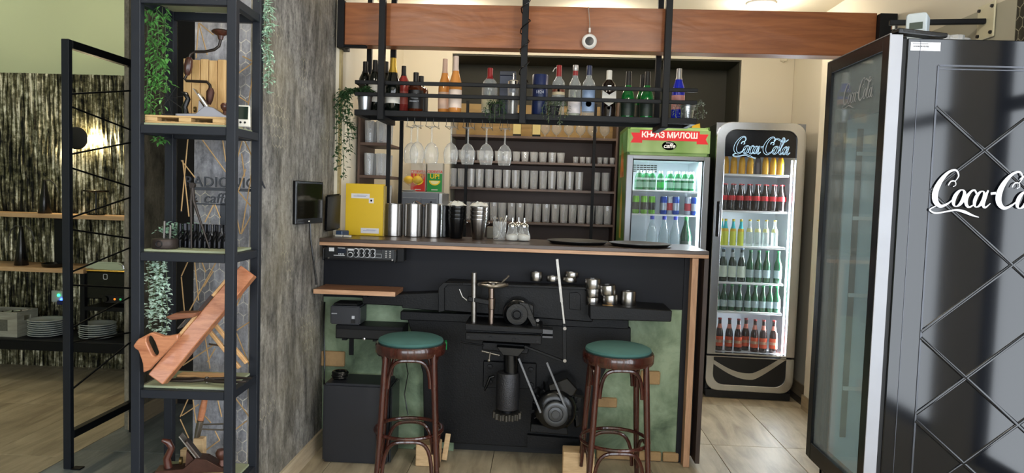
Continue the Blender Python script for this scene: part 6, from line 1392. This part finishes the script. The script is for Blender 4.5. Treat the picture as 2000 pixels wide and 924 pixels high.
o = one('oak_shelf', 'upper long oak wall shelf in the side room', 'shelf', MB().box(-5.9, xr, 5.16, 5.385, zu-.015, zu+.015), M_oakx, bev=.001)
# plates
plate = MB().lathe([(.07, 0), (.074, .002), (.10, .008), (.125, .016), (.1255, .018), (.123, .019), (.098, .012), (.07, .006), (.0001, .005)], 30).mesh('plate', P('white porcelain', '#d6dede', .25), True)
for px, n, Y, lab in ((92, 8, 5.13, 'white plate in the left stack on the buffet'), (191, 7, 5.13, 'white plate in the right stack on the buffet')):
    x = at(px, 650, Y).x; r_ = random.Random(px)
    for k in range(n): tag(link('plate', plate, None, (x+r_.uniform(-.004, .004), Y+r_.uniform(-.004, .004), dzk+.001+k*.0155)), lab, 'plate', 'plates of the %s stack' % ('left' if px < 100 else 'right'))
# crate with cutlery
cx_, cw = at(33, 640, CY+.04).x, .34
cr = thing('grey_crate', 'grey wooden crate of cutlery at the left of the plates', 'crate', (cx_-cw/2, CY+.15, dzk))
M_gw = wood('grey washed wood', '#7c7c70', '#a4a498', 'x', 2, .7); ch = at(66, 612, CY+.04).z-dzk
part('front_board', MB().box(-cw/2, cw/2, -.11, -.10, .001, ch), M_gw, cr, bev=.002); part('back_board', MB().box(-cw/2, cw/2, .10, .11, .001, ch), M_gw, cr, bev=.002)
part('bottom', MB().box(-cw/2+.01, cw/2-.01, -.0995, .0995, .001, .01), M_gw, cr)
part('end_board', framemb([(-.0995, .001), (.0995, .001), (.0995, ch), (-.0995, ch)], [(-.035, ch*.62), (.035, ch*.62), (.035, ch*.82), (-.035, ch*.82)], 0, .01), M_gw, cr, loc=(cw/2, 0, 0), rot=(0, 0, R(90)))
part('end_board', MB().box(-cw/2, -cw/2+.01, -.0995, .0995, .001, ch), M_gw, cr)
part('stencil', MB().box(-cw/2+.17, -cw/2+.27, -.1112, -.1103, ch*.25, ch*.7), P('stencil print', '#5c5d55', .8, var=.6, vs=90), cr)
for k in range(5): one('cutlery', 'piece of steel cutlery lying in the grey crate', 'cutlery', MB().tube([(0, 0, 0), (.05, .01, .012), (.11, .015, .02)], [.003, .003, .009], 8), M_chrome, True, loc=(cx_-.25+.035*k, CY+.13+.012*k, dzk+ch-.03), rot=(0, 0, .3*k-.5), group='cutlery in the crate')
# chafing dish with heater
hx0, hx1 = at(166, 560, CY+.08).x, at(246, 560, CY+.08).x
hd = thing('chafing_dish', 'black electric chafing dish with steel lid at the right of the buffet', 'chafing dish', ((hx0+hx1)/2, CY+.2, zm))
zt1 = at(200, 531, CY+.08).z; w_ = (hx1-hx0)/2
part('heater', MB().box(-w_, w_, -.12, .14, zt1-zm-.20 if zt1-zm > .22 else .003, zt1-zm), M_castg, hd, bev=.006)
part('control_panel', MB().box(.0, w_-.01, -.128, -.1205, .03, .085), M_blackm, hd, bev=.002)
for k, (x, c) in enumerate(((.075, '#e0842a'), (.118, '#2f9a5a'))): part('indicator', MB().lathe([(.008, 0), (.008, .004), (.0001, .005)], 10, T(x, -.1285, .06) @ AX['y'].inverted()), P('indicator %d' % k, c, .4, emit=(c, 1.0)), hd, True)
part('knob', MB().lathe([(.022, 0), (.02, .02), (.0001, .02)], 16, T(.01, -.1285, .06) @ AX['y'].inverted()), M_castg, hd, True)
part('emblem', framemb(rrect(-.016, .016, zt1-zm-.055, zt1-zm-.015, .008, 3), rrect(-.012, .012, zt1-zm-.051, zt1-zm-.019, .006, 3), -.1222, -.1203), M_print, hd)
part('tray', MB().box(-w_-.01, w_, -.13, .15, zt1-zm+.001, zt1-zm+.012), M_gold, hd, bev=.004)
part('lid', MB().prism([(-w_-.01, 0), (w_-.01, 0), (w_-.025, .045), (w_-.06, .058), (-w_+.05, .058), (-w_+.01, .04)], -.11, .13), M_chrome, hd, bev=.01, loc=(-.005, 0, zt1-zm+.013), seg=2)
# table fans, ring stand, dish
def fan(px, py0, py1, Y, z, lab, arm):
    h = at(px, py0, Y).z-z; t = thing('table_fan', lab, 'fan', (at(px, py1, Y).x, Y+.02, z), group='black cone table fans')
    part('cone', MB().lathe([(.045, 0), (.047, .003), (.03, h*.5), (.015, h*.85), (.012, h*.95), (.0001, h)], 20), M_castg, t, True)
    for s in arm: part('blade', MB().tube([(0, 0, h*.96), (s*.04, 0, h*.99), (s*.08, 0, h*.86), (s*.105, 0, h*.6)], [.003, .005, .005, .003], 6), P('fan blade', '#3a3a38', .4), t, True)
fan(84, 350, 414, 5.22, zu+.0155, 'black cone shaped table fan on the upper oak shelf', (1,))
fan(38, 440, 514, 5.12, zl+.0155, 'black cone shaped table fan on the lower oak shelf', (-1, 1))
t = thing('ring_stand', 'thin black ring stand on the upper oak shelf behind the rods', 'stand', (at(186, 415, 5.25).x, 5.26, zu+.0155)); h = at(189, 373, 5.25).z-zu-.016
part('ring', MB().tube([(.085*math.cos(2*PI*k/28), .085*math.sin(2*PI*k/28), h) for k in range(28)], .007, 8, True), M_castg, t, True)
part('base', MB().lathe([(.06, 0), (.062, .004), (.02, .010), (.006, .02), (.006, h-.008)], 20), M_castg, t, True)
part('arm', MB().tube([(-.085, 0, h), (0, 0, h-.012), (.085, 0, h)], .004, 6), M_castg, t, True)
one('black_dish', 'flat black dish on the lower oak shelf', 'dish', MB().lathe([(.075, 0), (.082, .006), (.085, .026), (.080, .027), (.074, .010), (.0001, .008)], 24), M_castg, True, loc=(at(105, 520, 5.12).x, 5.13, zl+.0158))
# wall lamp with disc
p = at(150, 270, 5.33); wl = thing('wall_lamp', 'black disc wall lamp with warm glow behind it', 'lamp', (p.x, 5.33, p.z))
part('disc', MB().lathe([(.0001, -.012), (.075, -.010), (.085, -.004), (.085, .004), (.0001, .006)], 32, AX['y']), M_blackm, wl, True)
part('wall_mount', MB().lathe([(.02, 0), (.02, .065)], 12, T(0, .006, 0) @ AX['y']), M_blackm, wl, True)
part('light_ring', MB().tube([(.05*math.cos(2*PI*k/24), .016, .05*math.sin(2*PI*k/24)) for k in range(24)], .007, 8, True), P('warm bulb', '#fff0d0', .5, emit=('#ffdfa0', 60)), wl, True)
l = bpy.data.lights.new('wall_lamp_light', 'POINT'); l.energy = 14; l.color = (1, .82, .5); l.shadow_soft_size = .02; o = bpy.data.objects.new('wall_lamp_light', l); COL.objects.link(o); o.parent = wl; o.location = (.075, .035, .0)
# socket
p = at(112, 579, 5.385); so = thing('wall_socket', 'pale wall socket with green and blue pilot lights', 'socket', (p.x, 5.385, p.z))
part('plate', MB().box(-.05, .05, 0, .012, -.045, .045), P('pale plastic', '#b5b8b0', .4), so, bev=.004)
part('green_light', MB().sphere((.012, -.004, .010), .010, 10, 8), P('green pilot', '#20d070', .4, emit=('#20e080', 8)), so, True)
part('blue_light', MB().sphere((.035, -.004, -.022), .010, 10, 8), P('blue pilot', '#2040ff', .4, emit=('#2848ff', 14)), so, True)
part('plug', MB().box(.015, .06, -.03, -.001, -.06, -.028), P('dark blue plug', '#20285a', .4), so, bev=.004)
# ================================================================== alike things: tell each one by its place
ORD = 'first second third fourth fifth sixth seventh eighth ninth tenth eleventh twelfth thirteenth fourteenth fifteenth sixteenth seventeenth eighteenth nineteenth twentieth'.split()
bpy.context.view_layer.update()
byl = {}
for o in bpy.data.objects:
    if o.parent is None and 'category' in o.keys(): byl.setdefault(o['label'], []).append(o)
for lab, os_ in byl.items():
    if len(os_) < 2: continue
    zs = [o.location.z for o in os_]; xs_ = [o.location.x for o in os_]
    if max(xs_)-min(xs_) < .03 and max(zs)-min(zs) > .05:
        for k, o in enumerate(sorted(os_, key=lambda o: o.location.z)): o['label'] = lab+', %s from the bottom' % ORD[k]
        continue
    os_.sort(key=lambda o: o.location.y+.05*o.location.x*(1 if 'cola fridge' in lab else 0)); rows = [[os_[0]]]
    for a_, b_ in zip(os_, os_[1:]):
        if b_.location.y-a_.location.y+.05*(b_.location.x-a_.location.x)*(1 if 'cola fridge' in lab else 0) > .03 and len(os_) > 5: rows.append([])
        rows[-1].append(b_)
    for j, r_ in enumerate(rows):
        rn = '' if len(rows) == 1 else (('front row, ', 'rear row, ') if len(rows) == 2 else [w_+' row, ' for w_ in ORD])[j]
        for k, o in enumerate(sorted(r_, key=lambda o: o.location.x)): o['label'] = lab+', %s%s from left' % (rn, ORD[k])
for o in bpy.data.objects:
    if o.parent is None and 'label' in o.keys() and not 4 <= len(o['label'].split()) <= 16: print('LABEL LENGTH', o['label'])
